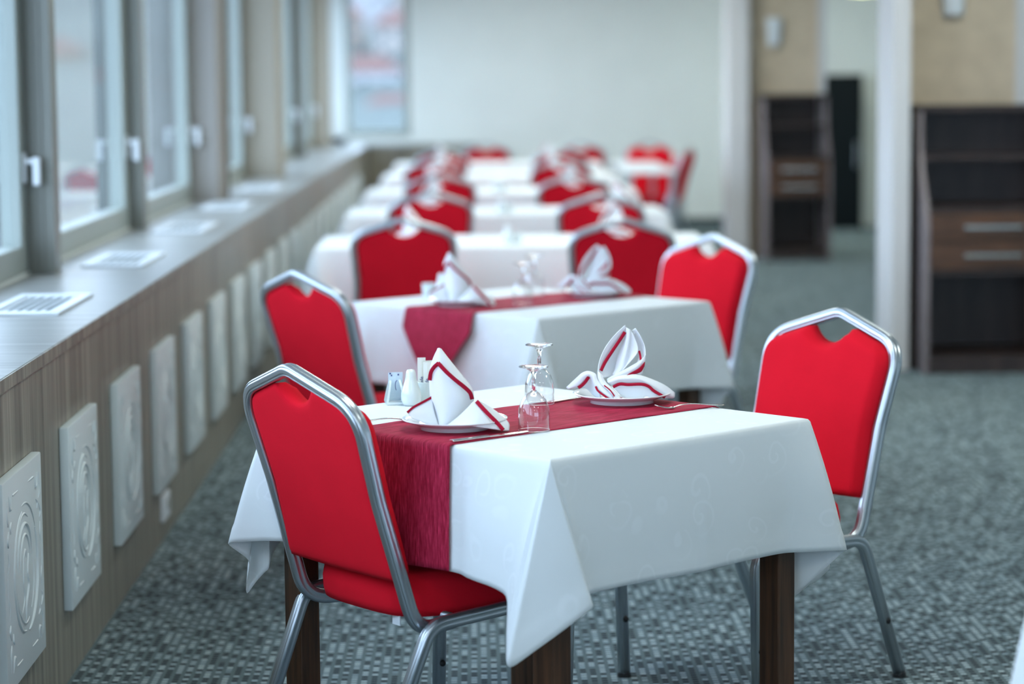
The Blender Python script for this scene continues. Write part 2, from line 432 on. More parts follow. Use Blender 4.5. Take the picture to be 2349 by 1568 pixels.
# carved panels on the ledge front
def relief_mesh():
    b = MB(); H, W = .228, .225
    def st(P, r=.004, n=None):
        Q = cr([(0, y, z) for y, z in P], n or max(8, len(P)*5)); m = len(Q)
        prof = circ(1, 6)
        # tapered stroke
        v = []; f = []
        for i, p in enumerate(Q):
            t = (Q[min(i+1, m-1)]-Q[max(i-1, 0)]).normalized(); s = t.cross(Vector((1, 0, 0))); rr = r*.72*(.35+.65*math.sin(PI*min(1, max(0, i/(m-1))))**.6)
            for a, c in prof: v.append(p+s*a*rr+Vector((1, 0, 0))*c*rr*1.25)
        for i in range(m-1):
            for k in range(6): f.append((i*6+k, i*6+(k+1) % 6, (i+1)*6+(k+1) % 6, (i+1)*6+k))
        b.add(v, f)
    def arc(cy, cz, ry, rz, a0, a1, n=10): return [(cy+ry*math.cos(math.radians(a0+(a1-a0)*i/(n-1))), cz+rz*math.sin(math.radians(a0+(a1-a0)*i/(n-1)))) for i in range(n)]
    st(arc(0, 0, .145, .145, -80, 30), .008); st(arc(0, 0, .135, .138, 100, 268), .006); st(arc(0, 0, .150, .150, 30, 100), .004)
    st(arc(-.01, .01, .115, .118, 60, 250), .005); st(arc(-.005, .02, .085, .085, 0, 190), .006); st(arc(.0, .02, .055, .06, -10, 200), .005)
    st(arc(0, -.01, .10, .11, 200, 290), .004); st(arc(.02, -.02, .08, .09, -60, 20), .004)
    st([(-.02, .03), (-.03, -.02), (-.02, -.06), (-.05, -.09)], .005); st([(.04, .03), (.02, -.01), (.03, -.04), (-.005, -.08), (-.01, -.12)], .006)
    st([(-.02, .03), (.0, .045), (.012, .025)], .005)
    for sy in (-1, 1):
        for sz in (-1, 1):
            st([(sy*.06, sz*.190), (sy*.12, sz*.190), (sy*.125, sz*.189)], .0035); st([(sy*.145, sz*.188), (sy*.150, sz*.165), (sy*.165, sz*.168), (sy*.172, sz*.195)], .005)
            st([(sy*.195, sz*.190), (sy*.198, sz*.15), (sy*.185, sz*.13)], .0045); st([(sy*.185, sz*.12), (sy*.20, sz*.10), (sy*.190, sz*.085)], .005)
            st([(sy*.196, sz*.075), (sy*.190, sz*.05), (sy*.198, sz*.03)], .004); st([(sy*.150, sz*.135), (sy*.165, sz*.125), (sy*.160, sz*.11)], .0045)
    st([(-.205, -.06), (-.207, 0), (-.205, .06)], .0025); st([(.205, -.06), (.207, 0), (.205, .06)], .0025)
    return b
pl = None
ords = ['first (nearest)', 'second nearest', 'third from the camera', 'fourth from the camera', 'fifth from the camera', 'sixth from the camera', 'seventh from the camera', 'eighth from the camera', 'ninth from the camera', 'tenth from the camera']
for i in range(20):
    y = 5.21+.86*i+.235
    if y > 23: break
    if pl is None:
        c = pl = empty('wall_panel', (XL, y, .42))
        b = MB(); b.box(.0005, .024, -.235, .235, -.232, .232, .0035); b.build('board', M_CARV, pl, True, sharp=40)
        r = relief_mesh().build('carved_scrollwork', M_CARV, pl, True); r.location = (.0235, 0, 0)
    else:
        c = copy_tree(pl); c.location = (XL, y, .42)
    c['category'] = 'decorative panel'; c['group'] = 'carved panels along the ledge front'
    if i < 10: c['label'] = 'square pale grey carved scroll panel on the ledge front, ' + ords[i]
    else: c['label'] = 'blurred pale grey carved panel on the far stretch of the ledge front, beyond the tenth'
# vents in the ledge top
vp = None
vy = [(6.8, 7.42, 'nearest, beside the first near window'), (8.55, 9.17, 'second nearest'), (10.45, 11.07, 'third from the camera'), (12.3, 12.92, 'fourth from the camera'), (14.3, 14.92, 'fifth from the camera')]
for a, b_, s in vy:
    if vp is None:
        c = vp = empty('air_vent', (-1.262, (a+b_)/2, ZL))
        b = MB()
        for q in ((-.108, -.08, -.31, .31), (.08, .108, -.31, .31), (-.08, .08, -.31, -.25), (-.08, .08, .25, .31)): b.box(*q, 0, .009, .002)
        b.build('frame', M_PLASTIC, vp)
        b = MB()
        for j in range(6): b.box(-.0720+j*.0268, -.0630+j*.0268, -.252, .252, .001, .004)
        b.build('slats', M_PLASTIC, vp)
        b = MB(); b.box(-.082, .082, -.252, .252, .0, .0012); b.build('duct_shade_sheet', M_DUCT, vp)  # flat dark sheet, painted shade between the slats
    else: c = copy_tree(vp); c.location = (-1.262, (a+b_)/2, ZL)
    c['category'] = 'vent'; c['label'] = 'white slatted air vent set in the ledge top, ' + s; c['group'] = 'air vents in the window ledge'
so = empty('power_socket', (XL, 8.04, .11), 0, 'small white wall socket low on the ledge front under the fourth carved panel', 'socket')
b = MB(); b.box(.0005, .014, -.085, .085, -.042, .042, .004); b.build('cover_plate', M_PLASTIC, so); b = MB(); b.lathe([(0, .002), (.018, .002), (.02, 0)], 16)
b.build('socket_recess', M_PVC, so).rotation_euler = (0, PI/2, 0); so.children[-1].location = (.014, .03, 0)

# ------------------------------------------------------------------ cupboards
def cupboard(name, x0, x1, yf, label):
    W = x1-x0; D = .60; H = 1.345; t = empty(name, ((x0+x1)/2, yf+D/2, 0), 0, label, 'cupboard')
    h = W/2; y0 = -D/2
    zs = [0, .72, .80, .86, .90, .95, 1.02, 1.10, 1.2, H]; ys = [y0, y0, y0+.015, y0+.04, y0+.075, y0+.12, y0+.17, y0+.20, y0+.215, y0+.22]
    for s in (-1, 1):
        v = []; f = []; n = len(zs); xa, xb = (s*h, s*(h-.022))
        for x in (xa, xb):
            for z, y in zip(zs, ys): v += [(x, y, z), (x, D/2, z)]
        for q in (0, 2*n):
            for i in range(n-1): f.append((q+2*i, q+2*i+1, q+2*i+3, q+2*i+2))
        for i in range(n-1): f.append((2*i, 2*i+2, 2*n+2*i+2, 2*n+2*i)); f.append((2*i+1, 2*i+3, 2*n+2*i+3, 2*n+2*i+1))
        f.append((0, 1, 2*n+1, 2*n)); f.append((2*n-2, 2*n-1, 4*n-1, 4*n-2))
        mk('side_panel', v, f, M_CUP_LIT, t, False)
    i_ = h-.022
    def bx(n, m, *q, bev=0):
        b = MB(); b.box(*q, bev=bev); return b.build(n, m, t)
    bx('back_panel', M_CUP, -i_, i_, D/2-.015, D/2, .05, H-.03)
    bx('top', M_CUP, -h-.005, h+.005, y0+.21, D/2, H-.03, H)
    bx('shelf', M_CUP, -i_, i_, y0+.19, D/2-.015, 1.07, 1.095)
    bx('shelf', M_CUP, -i_, i_, y0+.01, D/2-.015, .815, .84)
    bx('shelf', M_CUP, -i_, i_, y0+.01, D/2-.015, .50, .525)
    bx('base', M_CUP, -i_, i_, y0+.02, D/2-.015, 0, .09)
    for z in (.53, .672):
        d = bx('drawer', M_DRAWER, -i_+.003, i_-.003, y0+.002, y0+.4, z, z+.138, bev=.003)
        b = MB(); b.box(-.145, .145, y0-.028, y0-.016, z+.060, z+.078, .003); b.box(-.13, -.118, y0-.02, y0+.004, z+.062, z+.076); b.box(.118, .13, y0-.02, y0+.004, z+.062, z+.076)
        hh = b.build('handle', M_STEEL, d)
    return t
cupboard('service_cupboard', 2.255, 2.925, 12.25, 'dark brown service cupboard with open shelves at the right edge, the nearer one')
cupboard('service_cupboard', 2.37, 2.90, 19.95, 'dark brown service cupboard by the far white pillar, the smaller-looking farther one')
bc = empty('tall_cabinet', (3.60, 24.22, 0), 0, 'tall black cabinet against the far wall behind the cupboards', 'cabinet')
b = MB(); b.box(-.19, .19, -.22, .27, 0, 1.50, .006); b.build('body', M_BLACK, bc)
b = MB(); b.box(-.185, .185, -.24, -.222, .06, 1.47, .004); dd = b.build('door', M_BLACK, bc)
b = MB(); b.box(.12, .135, -.262, -.24, .6, .85, .003); b.build('handle', M_TUBE, dd)
# wall sconces
def sconce(x, y, z, label):
    s = empty('wall_sconce', (x, y, z), 0, label, 'wall lamp', 'wall sconces above the cupboards')
    b = MB(); b.box(-.04, .04, -.02, 0, -.06, .06, .004); b.build('backplate', M_PLASTIC, s)
    v = []; n = 12; f = []
    for z_, r in ((-.115, .048), (-.11, .055), (.11, .068), (.115, .06)):
        for k_ in range(n+1): a = PI+PI*k_/n; v.append((r*math.cos(a), -.02+r*math.sin(a), z_))
    for i in range(3):
        for k_ in range(n): f.append((i*(n+1)+k_, i*(n+1)+k_+1, (i+1)*(n+1)+k_+1, (i+1)*(n+1)+k_))
    f.append(tuple(range(n+1))); f.append(tuple(3*(n+1)+k_ for k_ in range(n, -1, -1)))
    mk('lamp_shade', v, f, M_PLASTIC, s, False)
sconce(2.50, 12.88, 1.92, 'white half-round wall sconce above the nearer cupboard, cut by the top edge')
sconce(2.50, 20.56, 1.86, 'white half-round wall sconce above the farther cupboard')

# ------------------------------------------------------------------ chair
CHN = dict(ya=-.353, za=.905, ws=.221, ys=-.327, zs=.835, wk=.206, yk=-.270, zk=.641, wb=.215, yb=-.206, zb=.398)
def tubeprof(a=.0137, b=.0157, n=56):
    out = []
    for k_ in range(n):
        t = 2*PI*k_/n; c, s = math.cos(t), math.sin(t)
        x = a*math.copysign(abs(c)**.7, c); y = b*math.copysign(abs(s)**.7, s)
        g = .0029*max(0, 1-abs(abs(c)-.40)/.17) if abs(s) > .6 else 0
        g2 = .0016*max(0, 1-abs(s)/.22) if abs(c) > .9 else 0
        out.append((x-math.copysign(g2, c), y-math.copysign(g, s)))
    return out
TP = tubeprof()
def back_y(z): return interp(z, [.398, .45, .55, .641, .74, .835, .905], [-.206, -.222, -.246, -.270, -.2985, -.327, -.353])
def make_chair():
    D = CHN; t = empty('banquet_chair', (0, 0, 0), 0)
    path = [(-.185, -.07, .358), (-D['wb'], D['yb']+.02, D['zb']-.040), (-D['wk'], D['yk'], D['zk']), (-D['ws'], D['ys'], D['zs']), (0, D['ya'], D['za']),
            (D['ws'], D['ys'], D['zs']), (D['wk'], D['yk'], D['zk']), (D['wb'], D['yb']+.02, D['zb']-.040), (.185, -.07, .358)]
    P = rounded(path, [.075, .3, .085, .065, .085, .3, .075], 9)
    b = MB(); b.tube(P, TP, (0, 0, 1)); b.build('back_frame', M_TUBE, t, True)
    # leg frames
    for s in (-1, 1):
        P = rounded([(s*.236, .187, .012), (s*.240, .200, .392), (s*.243, -.168, .372), (s*.228, -.325, .012)], [.055, .06], 9)
        b = MB(); b.tube(P, [(q[1]*.95, q[0]*.95) for q in TP], (1, 0, 0)); lf = b.build('leg_frame', M_TUBE, t, True)
        for x, y in ((s*.236, .187), (s*.228, -.326)):
            b = MB(); b.lathe([(0, 0), (.017, 0), (.0175, .004), (.0150, .013), (0, .013)], 16, (x, y, 0)); b.build('rubber_foot', M_RUBBER, lf, True, sharp=40)
        for (x, y, z) in ((s*.232, -.262, .155), (s*.2375, .192, .15)):
            for sd in (-1, 1):
                v = []; f = []
                for (dx, r) in ((.012, .008), (.0165, .007), (.018, .003)):
                    for k_ in range(10): a = 2*PI*k_/10; v.append((x+sd*dx, y+r*math.cos(a), z+r*math.sin(a)))
                for i in range(2):
                    for k_ in range(10): f.append((i*10+k_, i*10+(k_+1) % 10, (i+1)*10+(k_+1) % 10, (i+1)*10+k_))
                f.append(tuple(20+k_ for k_ in range(10))); mk('stacking_bumper', v, f, M_RUBBER, lf)
    # cross bars under the seat
    b = MB(); b.tube([(-.236, .14, .388), (.236, .14, .388)], circ(.009, 10), (0, 0, 1)); b.tube([(-.238, -.10, .378), (.238, -.10, .378)], circ(.009, 10), (0, 0, 1)); b.build('cross_bar', M_TUBE, t, True)
    # backrest pad
    NI, NJ = 34, 36; zb0 = .466
    def half(z): return interp(z, [.45, .641, .80, .835, .87], [.207, .195, .207, .210, .210])
    def ztop(x):
        ax = abs(x); z = .905-.327*ax-.013
        n = max(0, 1-(ax/.074)**2)
        if ax < .074: z = min(z, .871-.043*(n**.85))
        return z
    def pt(i, j, side):
        s = -1+2*i/NI; tt = j/NJ; zl = zb0+tt*(.84-zb0); W = half(zl)
        if tt > .86: q = (tt-.86)/.14; W -= .036*(1-math.sqrt(max(0, 1-q*q)))
        if tt < .06: q = (.06-tt)/.06; W -= .005*(1-math.sqrt(max(0, 1-q*q)))
        x = s*W; zbx = zb0-.003*(1-s*s)
        z = zbx+tt*(ztop(x)-zbx)
        ex = min(1, (1-abs(s))/.10); ez = min(1, tt/.06, (1-tt)/.06) 
        e = math.sqrt(max(0, 1-(1-min(ex, 1))**2))*math.sqrt(max(0, 1-(1-min(ez, 1))**2))
        if side > 0: y = back_y(z)+.022+e*(.024+.010*(1-s*s)*math.sin(PI*min(1, max(0, tt))))
        else: y = back_y(z)-.004-e*.006
        return (x, y, z)
    b = MB(); Fg = [[pt(i, j, 1) for i in range(NI+1)] for j in range(NJ+1)]; Bg = [[pt(i, j, -1) for i in range(NI+1)] for j in range(NJ+1)]
    b.grid(Fg); b.grid([r[::-1] for r in Bg])
    per = [(0, j) for j in range(NJ)]+[(i, NJ) for i in range(NI)]+[(NI, j) for j in range(NJ, 0, -1)]+[(i, 0) for i in range(NI, 0, -1)]
    v = []; f = []
    for i, j in per: v += [pt(i, j, 1), pt(i, j, -1)]
    n = len(per)
    for k_ in range(n): q = (k_+1) % n; f.append((2*k_, 2*k_+1, 2*q+1, 2*q))
    b.add(v, f); bo = b.build('backrest', M_RED, t, True)
    bm = bmesh.new(); bm.from_mesh(bo.data); bmesh.ops.remove_doubles(bm, verts=bm.verts, dist=.0004); bmesh.ops.recalc_face_normals(bm, faces=bm.faces); bm.to_mesh(bo.data); bm.free()
    # seat
    NI, NJ = 30, 30
    def sp(i, j, top):
        s = -1+2*i/NI; tt = -1+2*j/NJ
        # squircle outline
        k_ = 5; d = (abs(s)**k_+abs(tt)**k_)**(1/k_) or 1; m_ = max(abs(s), abs(tt)) or 1
        sx, sy = s*m_/d, tt*m_/d
        wid = .193+.022*(sy+1)/2; x = sx*wid; y = .022+sy*.205-(.012*(1-sx*sx) if sy < 0 else -.012*(1-sx*sx))*abs(sy)
        e = min(1, (1-m_)/.15); q = math.sqrt(max(0, 1-(1-e)**2))
        if top: z = .450+q*.018+.006*(1-m_**2)
        else: z = .377-.002*q
        return (x, y, z)
    b = MB(); b.grid([[sp(i, j, 1) for i in range(NI+1)] for j in range(NJ+1)]); b.grid([[sp(i, j, 0) for i in range(NI, -1, -1)] for j in range(NJ+1)])
    per = [(0, j) for j in range(NJ)]+[(i, NJ) for i in range(NI)]+[(NI, j) for j in range(NJ, 0, -1)]+[(i, 0) for i in range(NI, 0, -1)]
    v = []; f = []
    for i, j in per:
        a, c = Vector(sp(i, j, 1)), Vector(sp(i, j, 0)); o_ = Vector((a.x, a.y-.02, 0)).normalized()*.006; v += [a, (a*.6+c*.4)+o_, (a*.25+c*.75)+o_*.8, c]
    n = len(per)
    for k_ in range(n):
        q = (k_+1) % n
        for r_ in range(3): f.append((4*k_+r_, 4*k_+r_+1, 4*q+r_+1, 4*q+r_))
    b.add(v, f); so_ = b.build('seat', M_RED, t, True)
    bm = bmesh.new(); bm.from_mesh(so_.data); bmesh.ops.remove_doubles(bm, verts=bm.verts, dist=.0003); bmesh.ops.recalc_face_normals(bm, faces=bm.faces); bm.to_mesh(so_.data); bm.free()
    return t
chair0 = make_chair(); used = [False]
def chair(x, y, rz, label, group):
    c = chair0 if not used[0] else copy_tree(chair0); used[0] = True
    c.location = (x, y, 0); c.rotation_euler = (0, 0, rz); tag(c, label, 'chair', group)
    return c
G1 = 'chairs at the two near tables'
cC = chair(-.291, 7.893, -.862, 'red banquet chair seen from behind at the left of the second table', G1)
chair(.648, 8.993, 2.325, 'red banquet chair facing the camera behind the right end of the second table', G1)
chair(.660, 6.018, 2.251, 'red banquet chair beyond the right corner of the front table', G1)
cA = chair(-.108, 5.334, -.940, 'nearest red banquet chair, seen from behind at the left of the front table', G1)
b = MB(); b.box(-.014, .014, -.168, -.166, .350, .386); ct = b.build('care_tag', M_PLASTIC, cA); ct['label'] = 'white care tag under the seat'; ct.location = (.130, -.01, .006)

# ------------------------------------------------------------------ tables and cloths
TA, TBh, ZT = .3975, .4475, .753
def make_table(a=TA, b_=TBh):
    t = empty('dining_table', (0, 0, 0), 0)
    b = MB(); b.box(-a, a, -b_, b_, .722, ZT-.003, .004); b.build('tabletop', M_LEG, t)
    b = MB()
    for q in ((-a+.07, a-.07, -b_+.045, -b_+.065), (-a+.07, a-.07, b_-.065, b_-.045)): b.box(*q, .65, .722)
    for q in ((-a+.045, -a+.065, -b_+.07, b_-.07), (a-.065, a-.045, -b_+.07, b_-.07)): b.box(*q, .65, .722)
    b.build('apron', M_LEG, t)
    for sx in (-1, 1):
        for sy in (-1, 1):
            b = MB(); x, y = sx*(a-.047), sy*(b_-.047); b.box(x-.028, x+.028, y-.028, y+.028, 0, .722, .003); b.build('leg', M_LEG, t)
    return t
def cloth(ctrl, a, b_, name='tablecloth', R=26, per_m=90, smooth_n=2, wob=.004, seed=1):
    """ctrl: closed list of (topx, topy, hemx, hemy, hemz), top points on the table edge"""
    rnd = random.Random(seed); n = len(ctrl); T = []; Hm = []
    for i in range(n):
        p, q = ctrl[i], ctrl[(i+1) % n]
        P0, P1 = Vector(p[2:5]), Vector(q[2:5]); m_ = max(3, int((P1-P0).length*per_m))
        for k_ in range(m_):
            t = k_/m_; T.append(Vector((p[0]+(q[0]-p[0])*t, p[1]+(q[1]-p[1])*t, 0))); Hm.append(P0.lerp(P1, t))
    N = len(T)
    for _ in range(smooth_n):
        Hm = [(Hm[i-1]+Hm[i]*2+Hm[(i+1) % N])/4 for i in range(N)]
        T = [(T[i-1]+T[i]*2+T[(i+1) % N])/4 for i in range(N)]
    b = MB(); e = .006; zt = ZT+.0025
    rows = []
    for r in range(R+1):
        row = []
        for i in range(N):
            tp, h = T[i], Hm[i]; d = Vector((tp.x/a, tp.y/b_, 0))
            dx = math.copysign(1, tp.x) if abs(tp.x) > a-.004 else 0; dy = math.copysign(1, tp.y) if abs(tp.y) > b_-.004 else 0
            out = Vector((dx, dy, 0))
            cl_ = lambda q_, m_: max(-m_, min(m_, q_))
            if r == 0: p = Vector((cl_(tp.x, a-e), cl_(tp.y, b_-e), zt))
            elif r == 1: p = Vector((cl_(tp.x, a-e*.2), cl_(tp.y, b_-e*.2), zt-.0012))
            elif r == 2: p = Vector((tp.x+dx*.0022, tp.y+dy*.0022, zt-.006))
            else:
                t = (r-2)/(R-2); s = Vector((tp.x+dx*.0025, tp.y+dy*.0025, zt-.006))
                flat = .12+.88*min(1, max(0, ((h-s).dot(out)-.007)/.005))
                p = s.lerp(h, t)+out*(.010*flat*math.sin(PI*t)*(1 if dx*dy == 0 else .3))
                ph = i*2*PI/N
                if dy < 0 and dx == 0: p += out*.003*t*max(0, 1-abs(tp.x-.036)/.014)
                p += out*flat*(wob*t*math.sin(ph*11+seed)*math.sin(ph*3+1.3*seed)+wob*.5*t*t*math.sin(ph*23))
            if r >= R-3: p += out*.0012
            row.append(p)
        rows.append(row)
    v = [p for row in rows for p in row]; f = []
    for r in range(R):
        for i in range(N): f.append((r*N+i, r*N+(i+1) % N, (r+1)*N+(i+1) % N, (r+1)*N+i))
    f = [q for q in f if (v[q[0]]-v[q[1]]).length > 1e-5 or (v[q[2]]-v[q[3]]).length > 1e-5]
    n0 = len(v); v += [Vector((p.x*.985, p.y*.985, zt)) for p in v[:N]]; v.append(Vector((0, 0, zt)))
    for i in range(N):
        f.append((i, (i+1) % N, n0+(i+1) % N, n0+i)); f.append((n0+i, n0+(i+1) % N, len(v)-1))
    b.add(v, f)
    o = b.build(name, M_CLOTH, None, True, sharp=75)
    bm = bmesh.new(); bm.from_mesh(o.data); bmesh.ops.remove_doubles(bm, verts=bm.verts, dist=.0003); bmesh.ops.recalc_face_normals(bm, faces=bm.faces); bm.to_mesh(o.data); bm.free()
    md = o.modifiers.new('thickness', 'SOLIDIFY'); md.thickness = .0012; md.offset = 1
    return o
a, c_ = TA+.001, TBh+.001
def generic(a, c_, hz=.475, corners='NRBL', sp=None):
    out = []
    side = lambda k_: [(-a, c_, 'L'), (-a, -c_, 'N'), (a, -c_, 'R'), (a, c_, 'B')][k_]
    sg = {'L': (-1, 1), 'N': (-1, -1), 'R': (1, -1), 'B': (1, 1)}
    order = 'LNRB'
    for q, K in enumerate(order):
        sx, sy = sg[K]; x, y = sx*a, sy*c_
        # entering along the side before this corner, leaving along the next
        if K in 'LR': ent, lea = (0, 1), (1, 0)     # L: enter along y=+c side (u varies), leave along x side
        else: ent, lea = (1, 0), (0, 1)
        pts = []
        def sidept(kind, off, dz=0, fl=.03):
            if kind == 'y': return (x-sx*off, y, x-sx*off, y+sy*fl, hz+dz)      # on y=const side
            return (x, y-sy*off, x+sx*fl, y-sy*off, hz+dz)
        first, last = ('y', 'x') if K in 'LR' else ('x', 'y')
        pts.append(sidept(first, .20)); pts.append(sidept(first, .09, -.002, .026))
        f1 = (x, y, x+sx*(-.03 if first == 'y' else .085), y+sy*(.085 if first == 'y' else -.03), hz-.012)
        tip = (x, y, x+sx*.06, y+sy*.06, hz-.115)
        f2 = (x, y, x+sx*(.085 if first == 'y' else -.03), y+sy*(-.03 if first == 'y' else .085), hz-.012)
        pts += [f1, tip, f2]; pts.append(sidept(last, .09, -.002, .026)); pts.append(sidept(last, .20))
        if sp and K in sp: pts = sp[K](x, y)
        out += pts
    return out
sp1 = {
 'L': lambda x, y: [(x+.2, y, x+.2, y+.025, .477), (x+.06, y, -.345, .482, .466), (x+.01, y, -.368, .474, .448), (x, y, -.393, .457, .428), (x, y, -.396, .458, .408), (x, y, -.405, .510, .366), (x, y, -.411, .534, .340), (x, y, -.416, .528, .362), (x, y, -.430, .480, .432), (x, y, -.487, .497, .478), (x, y-.02, -.436, .41, .488), (x, y-.10, -.410, .345, .490), (x, y-.2, -.404, .25, .492)],
 'N': lambda x, y: [(x, y+.52, x-.006, y+.52, .492), (x, y+.26, x-.008, y+.26, .494), (x, y+.10, x-.030, y+.14, .487), (x, y+.012, -.438, -.362, .478), (x, y, -.505, -.430, .357), (x, y, -.497, -.436, .352), (x, y, -.36, -.512, .455), (x, y, -.345, -.518, .466), (x+.006, y, -.340, -.470, .474), (x+.10, y, x+.10, y-.014, .478), (x+.2, y, x+.2, y-.014, .478), (x+.43, y, x+.43, y-.020, .4725), (x+.56, y, x+.56, y-.016, .477)],
 'R': lambda x, y: [(x-.10, y, x-.10, y-.018, .474), (x-.03, y, x-.02, y-.045, .470), (x, y, .448, -.520, .466), (x, y, .452, -.508, .462), (x, y, .400, -.378, .330), (x, y, .415, -.372, .330), (x, y, .470, -.425, .395), (x, y, .484, -.440, .415), (x, y+.01, x+.045, -.40, .46), (x, y+.12, x+.03, y+.12, .476), (x, y+.2, x+.03, y+.2, .476)],
}
tb1 = make_table(); TH1, TH2 = .7478, .7431
tb1.location = (.1317, 5.4011, 0); tb1.rotation_euler = (0, 0, TH1)
tag(tb1, 'dark wooden dining table with square legs under a white cloth, the front table', 'table', 'dining tables')
c1 = cloth(generic(a, c_, .475, sp=sp1), a, c_, seed=2)
c1.location = tb1.location; c1.rotation_euler = tb1.rotation_euler
tag(c1, 'white damask tablecloth with hanging pointed corners on the front table', 'tablecloth', 'white tablecloths')
tb2 = copy_tree(tb1); tb2.location = (.1844, 8.2371, 0); tb2.rotation_euler = (0, 0, TH2); tb2['label'] = 'wooden dining table hidden under white cloth, second from the camera'
c2 = c1.copy(); C.objects.link(c2); c2.location = tb2.location; c2.rotation_euler = tb2.rotation_euler
c2['label'] = 'white tablecloth under the pointed crimson runner on the second table'

# foreground table at the right, only a cloth corner shows
tb3 = copy_tree(tb1); cloth3 = cloth(generic(a, c_), a, c_, seed=5)
FX, FY = 1.541, 3.93
for o_ in (tb3, cloth3): o_.location = (FX, FY, 0); o_.rotation_euler = (0, 0, TH1)
tb3['label'] = 'dining table in the right foreground, almost entirely out of view'
tag(cloth3, 'blurred white tablecloth corner poking in at the bottom right corner', 'tablecloth', 'white tablecloths')

# rows of paired tables behind
row_y = [10.95, 13.5, 16.05, 18.6, 21.15]; rn = ['third', 'fourth', 'fifth', 'sixth', 'last']
tr = make_table(.4425, .425); usedr = False
XA, XB2 = -.715, 1.065
rcl = cloth(generic(.888, .427, .48), .888, .427, seed=9)
GR = 'tablecloths on the back rows'
for i, (y, nm) in enumerate(zip(row_y, rn)):
    xo = (0, .0, .0, .02, .03)[i]
    for j, xc in enumerate((-.2705, .6205)):
        t_ = tr if not usedr else copy_tree(tr); usedr = True
        t_.location = (xc+xo, y+.43, 0); t_.rotation_euler = (0, 0, 0)
        tag(t_, 'dining table on the %s side of the %s row, under its white cloth' % (('left', 'right')[j], nm), 'table', 'dining tables')
    c = rcl if i == 0 else rcl.copy()
    if i: C.objects.link(c)
    c.location = (.175+xo, y+.43, 0); tag(c, 'white tablecloth over the paired tables of the %s row from the camera' % nm, 'tablecloth', GR)
GC = 'chairs along the back rows'
rc = [(-.305, 10.54, 0), (.625, 10.36, 0), (-.237, 12.98, .02), (.66, 12.6, -.03), (-.224, 15.42, .03), (.615, 15.1, 0), (-.281, 18.1, -.03), (.626, 17.85, .03), (-.27, 20.55, 0), (.70, 20.3, .04)]
for i, (x, y, r) in enumerate(rc):
    chair(x, y+.353, r, 'red banquet chair seen from behind at the %s side of the %s row of tables' % (('left', 'right')[i % 2], rn[i//2]), GC)
chair(.09, 22.80, .08, 'red banquet chair seen from behind, beyond the left half of the last row', GC)
chair(1.0, 22.80, -.08, 'red banquet chair seen from behind, beyond the right half of the last row', GC)

# far right table without hanging cloth, with two chairs
ft = empty('side_table', (1.40, 20.55, 0), 0, 'long white-topped table standing by the far wall right of the rows', 'table')
b = MB(); b.box(-.20, .20, -1.2, 1.2, .735, .757, .004); b.build('tabletop', M_PLASTIC, ft)
for sx in (-1, 1):
    for sy in (-1, 1):
        b = MB(); b.box(sx*.17-.02, sx*.17+.02, sy*1.1-.02, sy*1.1+.02, 0, .735); b.build('leg', M_TUBE, ft)
chair(1.62, 22.15, PI+.05, 'bright red banquet chair facing the camera behind the white-topped side table', 'chairs at the white-topped side table')
chair(1.50, 20.9, PI/2-.35, 'red banquet chair seen side-on at the right of the white-topped side table', 'chairs at the white-topped side table')

# ------------------------------------------------------------------ runners
def runner(a, halfw, drop, point=False, skew=0.0, seed=1):
    """over the table along u, hanging at both ends"""
    r = .005; z = ZT+.0046; NV = 28; b = MB(); path = []
    hang = [drop*k_/22 for k_ in range(23)]
    for h in reversed(hang): path.append(('L', h))
    n_ = 40
    for k_ in range(1, n_): path.append(('T', -a+2*a*k_/n_))
    for h in hang: path.append(('R', h))
    G = []
    for kind, q in path:
        row = []
        for j in range(NV+1):
            s = -1+2*j/NV
            if kind == 'T': p = Vector((q, s*halfw+skew*q, z+.0006*math.sin(q*40+s*5)))
            else:
                sg = -1 if kind == 'L' else 1; wv = 1.0
                if point: wv = 1 if q < drop*.28 else max(.10, 1-(q-drop*.28)/(drop*.72)*.92)
                rr = min(q/.012, 1)
                u = a+.004+.003*rr+(.006 if (sg < 0 and not point) else .034)*(q/drop)+(.001 if (sg < 0 and not point) else .010)*math.sin(PI*min(1, q/drop))
                zz = z-.003*rr if q < .012 else z-.003-(q-.012)
                if q == 0: u = a
                wob = (.001 if (sg < 0 and not point) else .004)*(1+math.sin(s*4+seed))*(q/drop)**1.0
                dd = 0
                if not point: dd = .012*(q/drop)*(s if sg < 0 else -s)*-.4
                p = Vector((sg*(u+wob), s*halfw*wv+skew*sg*a, zz+dd))
            row.append(p)
        G.append(row)
    b.grid(G); o = b.build('table_runner', M_RUN_U, None, True)
    md = o.modifiers.new('thickness', 'SOLIDIFY'); md.thickness = .0014; md.offset = 1
    return o
# spherical-safe: give the hanging part its own weave direction through object coordinates
r1 = runner(a+.002, .170, .276, False, -.012, 1); r1.location = tb1.location; r1.rotation_euler = tb1.rotation_euler
tag(r1, 'crimson woven table runner with straight ends across the front table', 'table runner', 'crimson table runners')
r2 = runner(a+.002, .165, .262, True, 0, 2); r2.location = tb2.location; r2.rotation_euler = (0, 0, TH2)
tag(r2, 'crimson table runner with a pointed hanging end across the second table', 'table runner', 'crimson table runners')

